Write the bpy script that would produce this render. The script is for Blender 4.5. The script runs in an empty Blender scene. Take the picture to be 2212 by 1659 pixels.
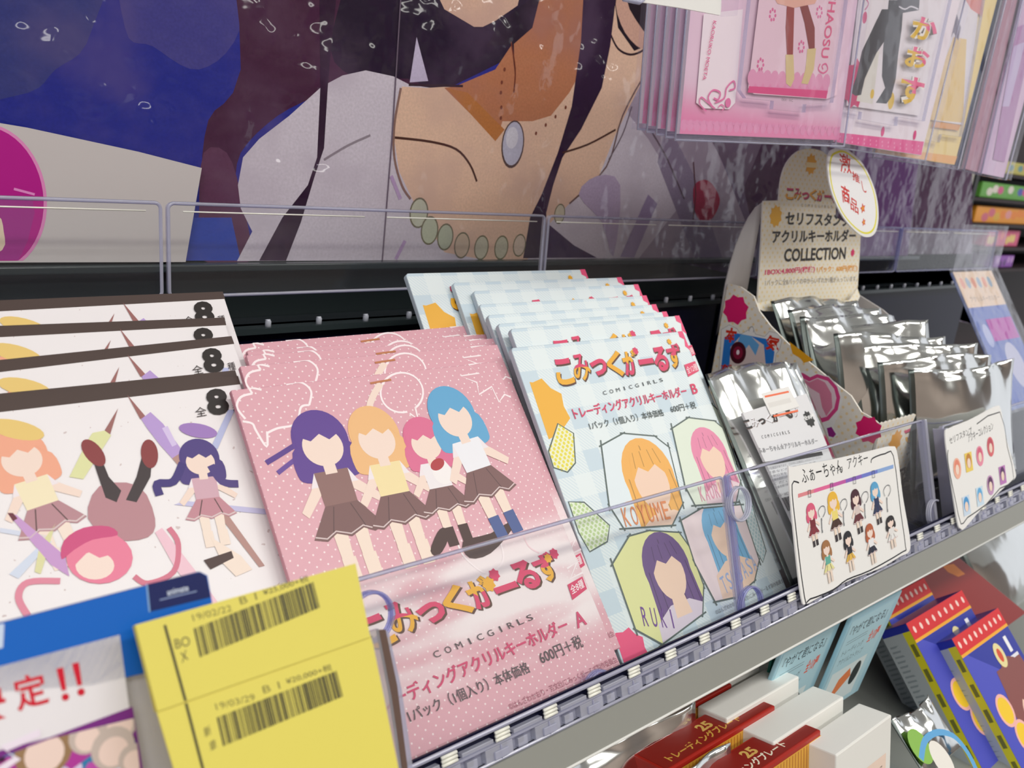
import bpy, bmesh, math, random
from mathutils import Vector, Matrix
from mathutils.geometry import tessellate_polygon
random.seed(7)
S = bpy.context.scene
COL = S.collection
# ------------------------------------------------------------------ camera
F, CX, CY = 1900.0, 1106.0, 829.5
def _n(v): return v.normalized()
def _cam(u, v): return Vector(((u-CX)/F, -(v-CY)/F, 1.0))
AX = _n(_cam(3300, 538)); AZ = -_n(_cam(345, 7432)); AZ = _n(AZ-AX*AZ.dot(AX))
AY = AZ.cross(AX)
if AY.z < 0: AY = -AY
def ray(u, v):
    c = _cam(u, v); return Vector((AX.dot(c), AY.dot(c), AZ.dot(c)))
cd = bpy.data.cameras.new('camera'); cam = bpy.data.objects.new('camera', cd); COL.objects.link(cam)
S.camera = cam
cd.sensor_width = 36; cd.lens = F/2212*36; cd.clip_start = .005; cd.clip_end = 50
rt = Vector((AX.x, AY.x, AZ.x)); up = Vector((AX.y, AY.y, AZ.y)); bk = -Vector((AX.z, AY.z, AZ.z))
cam.matrix_world = Matrix(((rt.x, up.x, bk.x, 0), (rt.y, up.y, bk.y, 0), (rt.z, up.z, bk.z, 0), (0, 0, 0, 1)))
cd.dof.use_dof = True; cd.dof.focus_distance = .30; cd.dof.aperture_fstop = 24
# ------------------------------------------------------------------ light, exposure
S.view_settings.view_transform = 'Standard'; S.view_settings.look = 'None'
S.view_settings.gamma = 1; S.view_settings.use_curve_mapping = False
S.view_settings.exposure = 0.14
S.cycles.transparent_max_bounces = 32
wd = bpy.data.worlds.new('world'); S.world = wd; wd.use_nodes = True
wd.node_tree.nodes['Background'].inputs[0].default_value = (.93, .95, 1, 1)
wd.node_tree.nodes['Background'].inputs[1].default_value = .85
def area(name, loc, rot, sx, sy, power, color=(1, .98, .93)):
    l = bpy.data.lights.new(name, 'AREA'); l.shape = 'RECTANGLE'; l.size = sx; l.size_y = sy
    l.energy = power; l.color = color
    o = bpy.data.objects.new(name, l); o.location = loc; o.rotation_euler = rot; COL.objects.link(o); return o
for k, (x, y) in enumerate([(-.7, -.75), (.9, -.75), (2.5, -.75), (.1, -1.6), (1.9, -1.6), (-1.7, -1.6)]):
    area('ceiling_tube_light', (x, y, 1.33), (0, 0, 0), 1.25, .22, 11)
# ------------------------------------------------------------------ materials
def lin(h):
    h = h.lstrip('#'); r = []
    for i in (0, 2, 4):
        c = int(h[i:i+2], 16)/255; r.append(c/12.92 if c <= .04045 else ((c+.055)/1.055)**2.4)
    return (*r, 1)
MC = {}
def mat(hexc, rough=.45, metal=0, spec=.4, name=None, coat=0):
    k = (hexc, rough, metal, spec, coat)
    if k in MC: return MC[k]
    m = bpy.data.materials.new(name or 'print_'+hexc.strip('#')); m.use_nodes = True
    b = m.node_tree.nodes['Principled BSDF']
    b.inputs['Base Color'].default_value = lin(hexc); b.inputs['Roughness'].default_value = rough
    b.inputs['Metallic'].default_value = metal; b.inputs['Specular IOR Level'].default_value = spec
    b.inputs['Coat Weight'].default_value = coat
    MC[k] = m; return m
def nodes(m): return m.node_tree.nodes, m.node_tree.links
def newmat(name):
    m = bpy.data.materials.new(name); m.use_nodes = True; return m, m.node_tree.nodes, m.node_tree.links, m.node_tree.nodes['Principled BSDF']
def mth(N, L, op, a, b=None, clamp=False):
    n = N.new('ShaderNodeMath'); n.operation = op; n.use_clamp = clamp
    for i, x in enumerate((a, b)):
        if x is None: continue
        if isinstance(x, (int, float)): n.inputs[i].default_value = x
        else: L.new(x, n.inputs[i])
    return n.outputs[0]
def mixc(N, L, f, a, b):
    n = N.new('ShaderNodeMix'); n.data_type = 'RGBA'
    if isinstance(f, (int, float)): n.inputs[0].default_value = f
    else: L.new(f, n.inputs[0])
    for i, x in ((6, a), (7, b)):
        if isinstance(x, tuple): n.inputs[i].default_value = x
        else: L.new(x, n.inputs[i])
    return n.outputs[2]
def objxy(N, L):
    t = N.new('ShaderNodeTexCoord'); s = N.new('ShaderNodeSeparateXYZ'); L.new(t.outputs['Object'], s.inputs[0]); return t.outputs['Object'], s.outputs
def dots(N, L, s, pitch, r):
    """staggered dots: factor 1 inside a dot"""
    a = mth(N, L, 'DIVIDE', mth(N, L, 'ADD', s[0], s[1]), pitch); b = mth(N, L, 'DIVIDE', mth(N, L, 'SUBTRACT', s[0], s[1]), pitch)
    a = mth(N, L, 'SUBTRACT', mth(N, L, 'FRACT', a), .5); b = mth(N, L, 'SUBTRACT', mth(N, L, 'FRACT', b), .5)
    d = mth(N, L, 'SQRT', mth(N, L, 'ADD', mth(N, L, 'MULTIPLY', a, a), mth(N, L, 'MULTIPLY', b, b)))
    return mth(N, L, 'MULTIPLY', mth(N, L, 'SUBTRACT', r, d), 22, True)
def sm(N, L, x, a, b):
    n = N.new('ShaderNodeMapRange'); n.interpolation_type = 'SMOOTHSTEP'; L.new(x, n.inputs[0])
    n.inputs[1].default_value = a; n.inputs[2].default_value = b; return n.outputs[0]
def dotmat(name, base, dot, pitch, r, rough=.5, cloud=None):
    m, N, L, B = newmat(name); o, s = objxy(N, L)
    c = mixc(N, L, dots(N, L, s, pitch, r), lin(base), lin(dot))
    if cloud:
        y0, y1, y2, y3 = cloud
        f = mth(N, L, 'MULTIPLY', sm(N, L, s[1], y0, y1), mth(N, L, 'SUBTRACT', 1, sm(N, L, s[1], y2, y3)))
        nz = N.new('ShaderNodeTexNoise'); nz.inputs['Scale'].default_value = 1; mp = N.new('ShaderNodeMapping')
        mp.inputs['Scale'].default_value = (18, 70, 1); L.new(o, mp.inputs[0]); L.new(mp.outputs[0], nz.inputs[0])
        f = mth(N, L, 'MULTIPLY', f, sm(N, L, nz.outputs[0], .36, .56))
        c = mixc(N, L, f, c, lin('f3e6e8'))
    L.new(c, B.inputs['Base Color']); B.inputs['Roughness'].default_value = rough
    return m
M_PINK = dotmat('pink_dotted_paper', 'dda6b2', 'f6e2e4', .0035, .135, .42, (.012, .024, .047, .060))
M_CREAM = dotmat('cream_dotted_card', 'f2ebdf', 'f3d9a8', .0052, .22, .5)
M_CREAM2 = dotmat('cream_small_dot_card', 'f3ecdb', 'f0dca6', .0048, .24, .5)
def ging():
    m, N, L, B = newmat('pale_blue_gingham_paper'); o, s = objxy(N, L)
    def sq(v, p): return mth(N, L, 'LESS_THAN', mth(N, L, 'FRACT', mth(N, L, 'DIVIDE', v, p)), .5)
    a, b = sq(s[0], .0165), sq(s[1], .0165)
    d = mth(N, L, 'LESS_THAN', mth(N, L, 'FRACT', mth(N, L, 'DIVIDE', mth(N, L, 'ADD', s[0], s[1]), .0016)), .5)
    one = mth(N, L, 'ABSOLUTE', mth(N, L, 'SUBTRACT', a, b)); both = mth(N, L, 'MULTIPLY', a, b)
    f = mth(N, L, 'ADD', mth(N, L, 'MULTIPLY', mth(N, L, 'MULTIPLY', one, d), .55), both)
    L.new(mixc(N, L, f, lin('e4eef0'), lin('c9dbe6')), B.inputs['Base Color']); B.inputs['Roughness'].default_value = .42
    return m
M_GING = ging()
def clear(name, tint, dens, rough=.04, bump=0):
    m, N, L, B = newmat(name); out = N['Material Output']
    tr = N.new('ShaderNodeBsdfTransparent'); tr.inputs[0].default_value = lin(tint)
    B.inputs['Base Color'].default_value = lin('dfe0ee'); B.inputs['Roughness'].default_value = rough
    fr = N.new('ShaderNodeLayerWeight'); fr.inputs[0].default_value = .5
    f = mth(N, L, 'ADD', mth(N, L, 'MULTIPLY', mth(N, L, 'POWER', fr.outputs[1], 5), .85), .022, True)
    gl = N.new('ShaderNodeBsdfGlossy'); gl.inputs['Roughness'].default_value = rough
    if bump:
        nz = N.new('ShaderNodeTexNoise'); nz.inputs['Scale'].default_value = bump; t = N.new('ShaderNodeTexCoord'); L.new(t.outputs['Object'], nz.inputs[0])
        bp = N.new('ShaderNodeBump'); bp.inputs['Strength'].default_value = .5; bp.inputs['Distance'].default_value = .004
        L.new(nz.outputs[0], bp.inputs['Height']); L.new(bp.outputs[0], gl.inputs['Normal']); L.new(bp.outputs[0], fr.inputs['Normal']); L.new(bp.outputs[0], B.inputs['Normal'])
    m1 = N.new('ShaderNodeMixShader'); m2 = N.new('ShaderNodeMixShader')
    m2.inputs[0].default_value = dens
    L.new(tr.outputs[0], m2.inputs[1]); L.new(B.outputs[0], m2.inputs[2])
    L.new(f, m1.inputs[0]); L.new(m2.outputs[0], m1.inputs[1]); L.new(gl.outputs[0], m1.inputs[2])
    L.new(m1.outputs[0], out.inputs[0]); return m
M_CLEAR = clear('clear_acrylic_sheet', 'feffff', .014)
M_EDGE = clear('clear_acrylic_edge', 'd5d5ec', .42, .12)
M_EDGEB = clear('blue_tinted_acrylic_edge', 'cfd0f4', .22, .08)
M_CLIP = clear('clear_plastic_clip', 'eceef6', .42, .1)
M_RAIL = clear('frosted_clear_rail', 'dcdeec', .4, .15)
M_BAG = clear('clear_film_bag', 'fefdff', .03, .06, 45)
M_BROWNEDGE = mat('6b5750', .25, name='smoky_acrylic_edge')
def foil(name, base='e2e4e2', rough=.12, scale=17, st=.55):
    m, N, L, B = newmat(name); t = N.new('ShaderNodeTexCoord')
    B.inputs['Base Color'].default_value = lin(base); B.inputs['Metallic'].default_value = 1; B.inputs['Roughness'].default_value = rough
    nz = N.new('ShaderNodeTexNoise'); nz.inputs['Scale'].default_value = scale; nz.inputs['Detail'].default_value = 3
    L.new(t.outputs['Object'], nz.inputs[0]); bp = N.new('ShaderNodeBump'); bp.inputs['Strength'].default_value = st; bp.inputs['Distance'].default_value = .004
    L.new(nz.outputs[0], bp.inputs['Height']); L.new(bp.outputs[0], B.inputs['Normal']); return m
M_FOIL = foil('silver_foil_film'); M_FOILD = foil('shaded_foil_edge', '5d6462', .28)  # darker foil puts the shade of the pouch's left side into colour
def poster_mat(hexc):
    k = 'poster'+hexc
    if k in MC: return MC[k]
    m, N, L, B = newmat('poster_ink_'+hexc); t = N.new('ShaderNodeTexCoord')
    nz0 = N.new('ShaderNodeTexNoise'); nz0.inputs['Scale'].default_value = 900; L.new(t.outputs['Object'], nz0.inputs[0])
    c = Vector(lin(hexc)[:3])
    nz1 = N.new('ShaderNodeTexNoise'); nz1.inputs['Scale'].default_value = 22; nz1.inputs['Detail'].default_value = 5; L.new(t.outputs['Object'], nz1.inputs[0])
    g = c+(Vector((.20, .13, .22))-c)*.22
    L.new(mixc(N, L, sm(N, L, nz1.outputs[0], .45, .68), mixc(N, L, nz0.outputs[0], (*(c*.8), 1), (*(c*1.18), 1)), (*g, 1)), B.inputs['Base Color'])
    B.inputs['Roughness'].default_value = .5; B.inputs['Coat Weight'].default_value = .65; B.inputs['Coat Roughness'].default_value = .09; B.inputs['Specular IOR Level'].default_value = .15
    mp = N.new('ShaderNodeMapping'); mp.inputs['Scale'].default_value = (24, 24, 66); L.new(t.outputs['Object'], mp.inputs[0])
    nz = N.new('ShaderNodeTexNoise'); nz.inputs['Scale'].default_value = 1; nz.inputs['Detail'].default_value = 3; L.new(mp.outputs[0], nz.inputs[0])
    bp = N.new('ShaderNodeBump'); bp.inputs['Strength'].default_value = 1; bp.inputs['Distance'].default_value = .014
    L.new(nz.outputs[0], bp.inputs['Height']); L.new(bp.outputs[0], B.inputs['Coat Normal'])
    MC[k] = m; return m
# ------------------------------------------------------------------ frames and mesh helpers
EX, EZ = Vector((1, 0, 0)), Vector((0, 0, 1))
class Frame:
    def __init__(s, O, ex, ey):
        s.O = Vector(O); s.x = _n(Vector(ex)); s.y = Vector(ey); s.y = _n(s.y-s.x*s.y.dot(s.x)); s.z = s.x.cross(s.y)
    def mtx(s):
        return Matrix(((s.x.x, s.y.x, s.z.x, s.O.x), (s.x.y, s.y.y, s.z.y, s.O.y), (s.x.z, s.y.z, s.z.z, s.O.z), (0, 0, 0, 1)))
    def at(s, u, v, c=0):
        r = ray(u, v); t = (s.O+s.z*c).dot(s.z)/r.dot(s.z); d = r*t-s.O
        return (d.dot(s.x), d.dot(s.y))
    def world(s, a, b, c=0): return s.O+s.x*a+s.y*b+s.z*c
def lean(y, z, deg, x=0):
    a = math.radians(deg); return Frame((x, y, z), EX, (0, math.sin(a), math.cos(a)))
def hz(u, v, z): r = ray(u, v); return r*(z/r.z)
def yy(u, v, y): r = ray(u, v); return r*(y/r.y)
def xx(u, v, x): r = ray(u, v); return r*(x/r.x)
def thing(name, label, cat, fr=None, group=None, loc=None):
    o = bpy.data.objects.new(name, None); o.empty_display_size = .01; COL.objects.link(o)
    if fr: o.matrix_world = fr.mtx()
    elif loc: o.location = loc
    o['label'] = label; o['category'] = cat
    if group: o['group'] = group
    return o
def mesh(name, verts, faces, mats, parent=None, mi=None, smooth=False):
    me = bpy.data.meshes.new(name); me.from_pydata([tuple(v) for v in verts], [], faces)
    for m in mats: me.materials.append(m)
    if mi: me.polygons.foreach_set('material_index', mi)
    if smooth: me.polygons.foreach_set('use_smooth', [True]*len(faces))
    me.update(); o = bpy.data.objects.new(name, me); COL.objects.link(o)
    if parent: o.parent = parent
    return o
def struct(o): o['kind'] = 'structure'; return o
class MB:
    """collects solids in one local frame"""
    def __init__(s): s.v = []; s.f = []; s.m = []; s.mats = []
    def mi(s, m):
        if m not in s.mats: s.mats.append(m)
        return s.mats.index(m)
    def add(s, v, f, m):
        k = len(s.v); s.v += [Vector(p) for p in v]; s.f += [[i+k for i in q] for q in f]; s.m += [s.mi(m)]*len(f)
    def box(s, a, b, m):
        x0, y0, z0 = a; x1, y1, z1 = b
        s.add([(x0, y0, z0), (x1, y0, z0), (x1, y1, z0), (x0, y1, z0), (x0, y0, z1), (x1, y0, z1), (x1, y1, z1), (x0, y1, z1)],
              [(3, 2, 1, 0), (4, 5, 6, 7), (0, 1, 5, 4), (1, 2, 6, 5), (2, 3, 7, 6), (3, 0, 4, 7)], m)
    def prism(s, pts, c0, c1, m, side=None):
        n = len(pts); V = [(p[0], p[1], c0) for p in pts]+[(p[0], p[1], c1) for p in pts]
        ar = sum(pts[i][0]*pts[(i+1) % n][1]-pts[(i+1) % n][0]*pts[i][1] for i in range(n))
        if ar < 0: V = V[:n][::-1]+V[n:][::-1]
        s.add(V, [tuple(range(n-1, -1, -1)), tuple(range(n, 2*n))], m)
        k = len(s.v)-2*n; sd = s.mi(side or m)
        for i in range(n):
            j = (i+1) % n; s.f.append([k+i, k+j, k+n+j, k+n+i]); s.m.append(sd)
    def tube(s, pts, r, m, n=8, closed=False):
        P = [Vector(p) for p in pts]; k0 = len(s.v); N = len(P); mi = s.mi(m)
        for i, p in enumerate(P):
            a = P[(i-1) % N] if (i or closed) else p; b = P[(i+1) % N] if (i < N-1 or closed) else p
            t = _n(b-a); u = t.cross(Vector((.13, .21, 1))); u = _n(u if u.length > 1e-4 else t.cross(EX)); w = t.cross(u)
            for j in range(n):
                q = 2*math.pi*j/n; s.v.append(p+(u*math.cos(q)+w*math.sin(q))*r)
        for i in range(N if closed else N-1):
            for j in range(n):
                a = k0+i*n+j; b = k0+i*n+(j+1) % n; c = k0+((i+1) % N)*n+(j+1) % n; d = k0+((i+1) % N)*n+j
                s.f.append([a, b, c, d]); s.m.append(mi)
        if not closed:
            s.f.append([k0+j for j in range(n)][::-1]); s.m.append(mi); s.f.append([k0+(N-1)*n+j for j in range(n)]); s.m.append(mi)
    def build(s, name, parent=None, bev=0, smooth=False):
        o = mesh(name, s.v, s.f, s.mats, parent, s.m, smooth)
        if bev:
            md = o.modifiers.new('b', 'BEVEL'); md.width = bev; md.segments = 2; md.limit_method = 'ANGLE'
        return o
def spline(pts, k=6, closed=True):
    n = len(pts); out = []
    for i in range(n if closed else n-1):
        if closed: p0, p1, p2, p3 = (pts[(i+j-1) % n] for j in range(4))
        else: p0, p1, p2, p3 = pts[max(i-1, 0)], pts[i], pts[i+1], pts[min(i+2, n-1)]
        for j in range(k):
            t = j/k; q = []
            for d in (0, 1):
                a, b, c, e = p0[d], p1[d], p2[d], p3[d]
                q.append(.5*(2*b+(c-a)*t+(2*a-5*b+4*c-e)*t*t+(3*b-a-3*c+e)*t**3))
            out.append(tuple(q))
    if not closed: out.append(tuple(pts[-1]))
    return out
GL = {}
def glyph(txt, bold):
    k = (txt, bold)
    if k in GL: return GL[k]
    cu = bpy.data.curves.new('t', 'FONT'); cu.body = txt; cu.size = 1; cu.resolution_u = 3; cu.offset = bold; cu.dimensions = '2D'; cu.fill_mode = 'BOTH'
    ob = bpy.data.objects.new('t', cu); me = ob.to_mesh()
    V = [(v.co.x, v.co.y) for v in me.vertices]; Fc = [tuple(p.vertices) for p in me.polygons]
    ob.to_mesh_clear(); bpy.data.objects.remove(ob); bpy.data.curves.remove(cu)
    if not V: GL[k] = None; return None
    x0 = min(v[0] for v in V); x1 = max(v[0] for v in V); y0 = min(v[1] for v in V); y1 = max(v[1] for v in V)
    V = [((a-x0)/(x1-x0 or 1), (b-y0)/(y1-y0 or 1)) for a, b in V]
    GL[k] = (V, Fc, (x1-x0)/(y1-y0 or 1)); return GL[k]
def dk(h, f):
    return ''.join('%02x' % int(int(h[i:i+2], 16)*f) for i in (0, 2, 4))
class Art:
    """flat print on the front of a frame; points given in photo pixels are carried onto the surface"""
    DZ = .000002
    def __init__(s, fr, c=.00004, matf=None, px=True, clip=None):
        s.fr = fr; s.c = c; s.v = []; s.f = []; s.m = []; s.mats = []; s.matf = matf or (lambda h: mat(h)); s.px = px; s.clip = clip; s.cuts = []
    def P(s, p): return s.fr.at(p[0], p[1], s.c) if s.px else p
    def _put(s, V, Fc, col):
        m = col if not isinstance(col, str) else s.matf(col)
        if m not in s.mats: s.mats.append(m)
        if s.clip:
            x0, y0, x1, y1 = s.clip; win = [(x0, y0), (x1, y0), (x1, y1), (x0, y1)]; V = [tuple(p) for p in V]
            if any(not (x0 <= a <= x1 and y0 <= b <= y1) for a, b in V):
                NF = []
                for q in Fc:
                    if all(x0 <= V[i][0] <= x1 and y0 <= V[i][1] <= y1 for i in q): NF.append(q); continue
                    r = clip_poly([V[i] for i in q], win)
                    if len(r) > 2: NF.append(tuple(range(len(V), len(V)+len(r)))); V += r
                Fc = NF
        k = len(s.v); s.v += [(a, b, s.c) for a, b in V]
        for q in Fc:
            q = list(q); A = [V[i] for i in q]
            ar = sum(A[i][0]*A[(i+1) % len(A)][1]-A[(i+1) % len(A)][0]*A[i][1] for i in range(len(A)))
            if ar < 0: q = q[::-1]
            s.f.append([i+k for i in q]); s.m.append(s.mats.index(m))
        s.c += s.DZ
    def loc(s, pts, col, smooth=0):
        if smooth: pts = spline(pts, smooth)
        s._put(pts, [tuple(t) for t in tessellate_polygon([[Vector((a, b, 0)) for a, b in pts]])], col)
    def poly(s, pts, col, smooth=0):
        if smooth: pts = spline(pts, smooth)
        s.loc([s.P(p) for p in pts], col)
    def line(s, pts, w, col, smooth=0, closed=False, local=False):
        """w in metres"""
        if smooth: pts = spline(pts, smooth, closed)
        A = [Vector(p if local else s.P(p)) for p in pts]; n = len(A); Lf = []; Rt = []
        for i in range(n):
            a = A[i-1] if (i or closed) else A[i]; b = A[(i+1) % n] if (i < n-1 or closed) else A[i]
            t = (b-a); t = t.normalized() if t.length > 1e-9 else Vector((1, 0)); nn = Vector((-t.y, t.x))*w/2
            Lf.append(tuple(A[i]+nn)); Rt.append(tuple(A[i]-nn))
        V = Lf+Rt; Fc = [(i, (i+1) % n, n+(i+1) % n, n+i) for i in range(n if closed else n-1)]
        s._put(V, Fc, col)
    def ell(s, c, rx, ry, col, rot=0, n=22, local=False):
        """centre px, radii metres"""
        cx, cy = c if local else s.P(c); R = math.radians(rot)
        s.loc([(cx+rx*math.cos(q)*math.cos(R)-ry*math.sin(q)*math.sin(R), cy+rx*math.cos(q)*math.sin(R)+ry*math.sin(q)*math.cos(R))
               for q in (2*math.pi*i/n for i in range(n))], col)
    def ellp(s, c, rx, ry, col, rot=0, n=20):
        """ellipse with radii in photo pixels"""
        R = math.radians(rot); s.poly([(c[0]+rx*math.cos(q)*math.cos(R)-ry*math.sin(q)*math.sin(R), c[1]+rx*math.cos(q)*math.sin(R)+ry*math.sin(q)*math.cos(R)) for q in (2*math.pi*i/n for i in range(n))], col)
    def star(s, c, r, col, n=9, k=.78, local=False, rot=0):
        cx, cy = c if local else s.P(c)
        s.loc([(cx+(r if i % 2 else r*k)*math.cos(math.pi*i/n+rot), cy+(r if i % 2 else r*k)*math.sin(math.pi*i/n+rot)) for i in range(2*n)], col)
    def text(s, txt, p0, p1, p2, col, bold=0, local=False):
        """p0 baseline left, p1 baseline right, p2 top left"""
        g = glyph(txt, bold)
        if not g: return
        a, b, d = [Vector(p if local else s.P(p)) for p in (p0, p1, p2)]
        V = [tuple(a+(b-a)*x+(d-a)*y) for x, y in g[0]]; s._put(V, g[1], col)
    def spaced(s, txt, p0, p1, p2, col, bold=0, fill=.5, local=False):
        a, b, d = [Vector(p if local else s.P(p)) for p in (p0, p1, p2)]; n = len(txt); st = (b-a)/n
        for i, ch in enumerate(txt):
            if ch == ' ': continue
            f = fill*(.25 if ch in 'I1l' else 1); o = a+st*(i+.5-f/2); s.text(ch, o, o+st*f, o+(d-a), col, bold, local=True); s.c -= s.DZ
        s.c += s.DZ
    def logo(s, p0, p1, p2, pink='dd3f6b', yel='efb02b', dark='5d3a2c', mono=False, rise=(0, 0, 0, .05, .1, .15, .1, .12)):
        a, b, d = [Vector(p if local else s.P(p)) for p, local in ((p0, 0), (p1, 0), (p2, 0))]
        st = (b-a)/8; up_ = d-a
        cols = [(yel, pink), (yel, pink), (pink, pink), (yel, yel), (pink, yel), (pink, pink), (pink, pink), (yel, pink)]
        hs = [.95, 1, .62, 1, 1, .22, 1, 1]; lo = [0, 0, .1, 0, 0, .42, 0, 0]
        for i, ch in enumerate('こみっくがーるず'):
            g = glyph(ch, .015 if ch == 'み' else .04); o = a+st*(i+.03)+up_*(rise[i]+lo[i]); w = st*.97; h = up_*hs[i]
            P = [tuple(o+w*x+h*y) for x, y in g[0]]; sh = w*.05-up_*.06
            s._put([(p[0]+sh.x, p[1]+sh.y) for p in P], g[1], dark)
            if mono: s._put(P, g[1], 'e9e9ee' if i % 2 else '151515'); s.c -= 2*s.DZ; continue
            lo_, hi_ = cols[i]
            A = [f for f in g[1] if sum(g[0][j][1] for j in f)/len(f) > .5]; B = [f for f in g[1] if f not in A]
            if A: s._put(P, A, hi_); s.c -= s.DZ
            if B: s._put(P, B, lo_)
            s.c -= s.DZ*(2 if B else 1)
        s.c += 4*s.DZ
    def fig(s, head, foot, hair, top, skirt, leg='f1d9cb', shoe='4a3a3c', local=False, wide=1.0, sh=True, skin='f3dccf'):
        """plain faceless paper-doll figure"""
        a, b = [Vector(p if local else s.P(p)) for p in (head, foot)]; ax = a-b; h = ax.length; u = ax/h; w = Vector((u.y, -u.x))*wide
        def q(x, y): return tuple(b+w*x*h+u*y*h)
        def pl(pts, c, k=0): s.loc([q(*p) for p in pts], c, k)
        def el(cx, cy, rx, ry, c): pl([(cx+rx*math.cos(k*.3927), cy+ry*math.sin(k*.3927)) for k in range(16)], c, 2)
        el(0, .865, .165, .195, hair); pl([(-.15, .84), (-.19, .66), (-.12, .60), (.12, .60), (.19, .66), (.15, .84)], hair, 4)
        for x in (-.06, .06): pl([(x-.03, .0), (x+.025, .0), (x+.045, .38), (x-.045, .38)], leg)
        if sh:
            for x in (-.06, .06): pl([(x-.035, -.02), (x+.045, -.02), (x+.042, .13), (x-.038, .13)], shoe)
        pl([(-.10, .62), (-.23, .44), (-.20, .40), (-.08, .54)], skin); pl([(.10, .62), (.25, .46), (.22, .42), (.08, .54)], skin)
        pl([(-.10, .66), (-.14, .57), (.14, .57), (.10, .66)], 'f0e6ea'); pl([(-.10, .66), (.10, .66), (.095, .42), (-.095, .42)], top)
        pl([(-.095, .45), (.095, .45), (.21, .27), (.14, .245), (.08, .28), (0, .245), (-.08, .28), (-.14, .245), (-.21, .27)], skirt)
        s.line([q(-.20, .285), q(-.14, .262), q(-.08, .295), q(0, .262), q(.08, .295), q(.14, .262), q(.20, .285)], .0004, 'd9c6c6', local=True)
        for x in (-.05, .05): s.line([q(x, .44), q(x*1.9, .29)], .0003, '5d4344', local=True)
        pl([(-.035, .74), (.035, .74), (.035, .64), (-.035, .64)], skin)
        el(0, .815, .118, .125, skin)
        pl([(-.15, .82), (-.145, .95), (-.07, 1.03), (.07, 1.03), (.145, .95), (.15, .82), (.11, .89), (.05, .855), (0, .90), (-.06, .86), (-.11, .89)], hair); s.brk()
    def bust(s, poly, back, hair, cloth, skin='f3d3bd', c=None, r=None, line_=True, tilt=0):
        """plain faceless head-and-shoulders shape inside an outline"""
        P = [s.P(p) for p in poly]; s.loc(P, back)
        xs = [p[0] for p in P]; ys = [p[1] for p in P]
        cx, cy = s.P(c) if c else (sum(xs)/len(xs), sum(ys)/len(ys)); r = r or (max(xs)-min(xs))*.33
        def cl(pts):
            q = clip_poly(pts, P); return q
        def put(pts, col):
            q = cl(pts)
            if len(q) > 2: s.loc(q, col)
        E = lambda ox, oy, rx, ry: [(cx+ox+rx*math.cos(t), cy+oy+ry*math.sin(t)) for t in (2*math.pi*i/24 for i in range(24))]
        put(E(0, .1*r, 1.25*r, 1.35*r), hair); put([(cx-1.2*r, cy), (cx+1.2*r, cy), (cx+1.35*r, cy-2.6*r), (cx-1.35*r, cy-2.6*r)], hair)
        for k in range(7):
            x = cx+(-1.05+.35*k)*r; put([(x, cy+(1.2-.35*abs(k-3))*r), (x+.05*r, cy+(1.15-.35*abs(k-3))*r), (x+.08*r*(k-3)/2+.05*r, cy-2.4*r), (x+.08*r*(k-3)/2, cy-2.4*r)], dk(hair, .78))
        put([(cx-.55*r, cy-1.25*r), (cx+.55*r, cy-1.25*r), (cx+1.5*r, cy-1.7*r), (cx+1.75*r, cy-3.2*r), (cx-1.75*r, cy-3.2*r), (cx-1.5*r, cy-1.7*r)], cloth)
        put([(cx-.3*r, cy-.6*r), (cx+.3*r, cy-.6*r), (cx+.45*r, cy-1.75*r), (cx-.45*r, cy-1.75*r)], skin)
        put(E(0, -.15*r, .82*r, 1.0*r), skin)
        put([(cx-.95*r, cy-.1*r), (cx-.6*r, cy+1.0*r), (cx+.6*r, cy+1.0*r), (cx+.95*r, cy-.1*r), (cx+.45*r, cy+.42*r), (cx, cy+.22*r), (cx-.4*r, cy+.45*r)], hair)
        for k in (-.45, -.1, .3, .6): put([(cx+k*r, cy+.98*r), (cx+k*r+.04*r, cy+.98*r), (cx+k*1.25*r+.04*r, cy+.42*r), (cx+k*1.25*r, cy+.42*r)], dk(hair, .8))
        if line_:
            for i in range(len(P)):
                a, b = Vector(P[i]), Vector(P[(i+1) % len(P)]); e = (b-a)*.09; s.line([tuple(a-e), tuple(b+e)], .0006, '5c6a66', local=True)
        s.brk()
    def brk(s): s.cuts.append(len(s.f))
    def build(s, name, parent):
        cuts = sorted(set([0]+s.cuts+[len(s.f)])); o = None
        for a, b in zip(cuts[:-1], cuts[1:]):
            ids = sorted({i for f in s.f[a:b] for i in f}); mp = {i: k for k, i in enumerate(ids)}
            o = mesh(name, [s.v[i] for i in ids], [[mp[i] for i in f] for f in s.f[a:b]], s.mats, parent, s.m[a:b])
        return o
def clip_poly(sub, win):
    n = len(win); ar = sum(win[i][0]*win[(i+1) % n][1]-win[(i+1) % n][0]*win[i][1] for i in range(n))
    W = win if ar > 0 else win[::-1]; out = list(sub)
    for i in range(n):
        a, b = W[i], W[(i+1) % n]; inp = out; out = []
        ins = lambda p: (b[0]-a[0])*(p[1]-a[1])-(b[1]-a[1])*(p[0]-a[0]) >= 0
        for j in range(len(inp)):
            p, q = inp[j], inp[(j+1) % len(inp)]; ip, iq = ins(p), ins(q)
            if ip: out.append(p)
            if ip != iq:
                d1 = (b[0]-a[0])*(p[1]-a[1])-(b[1]-a[1])*(p[0]-a[0]); d2 = (b[0]-a[0])*(q[1]-a[1])-(b[1]-a[1])*(q[0]-a[0]); t = d1/(d1-d2)
                out.append((p[0]+(q[0]-p[0])*t, p[1]+(q[1]-p[1])*t))
        if not out: break
    return out
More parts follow.
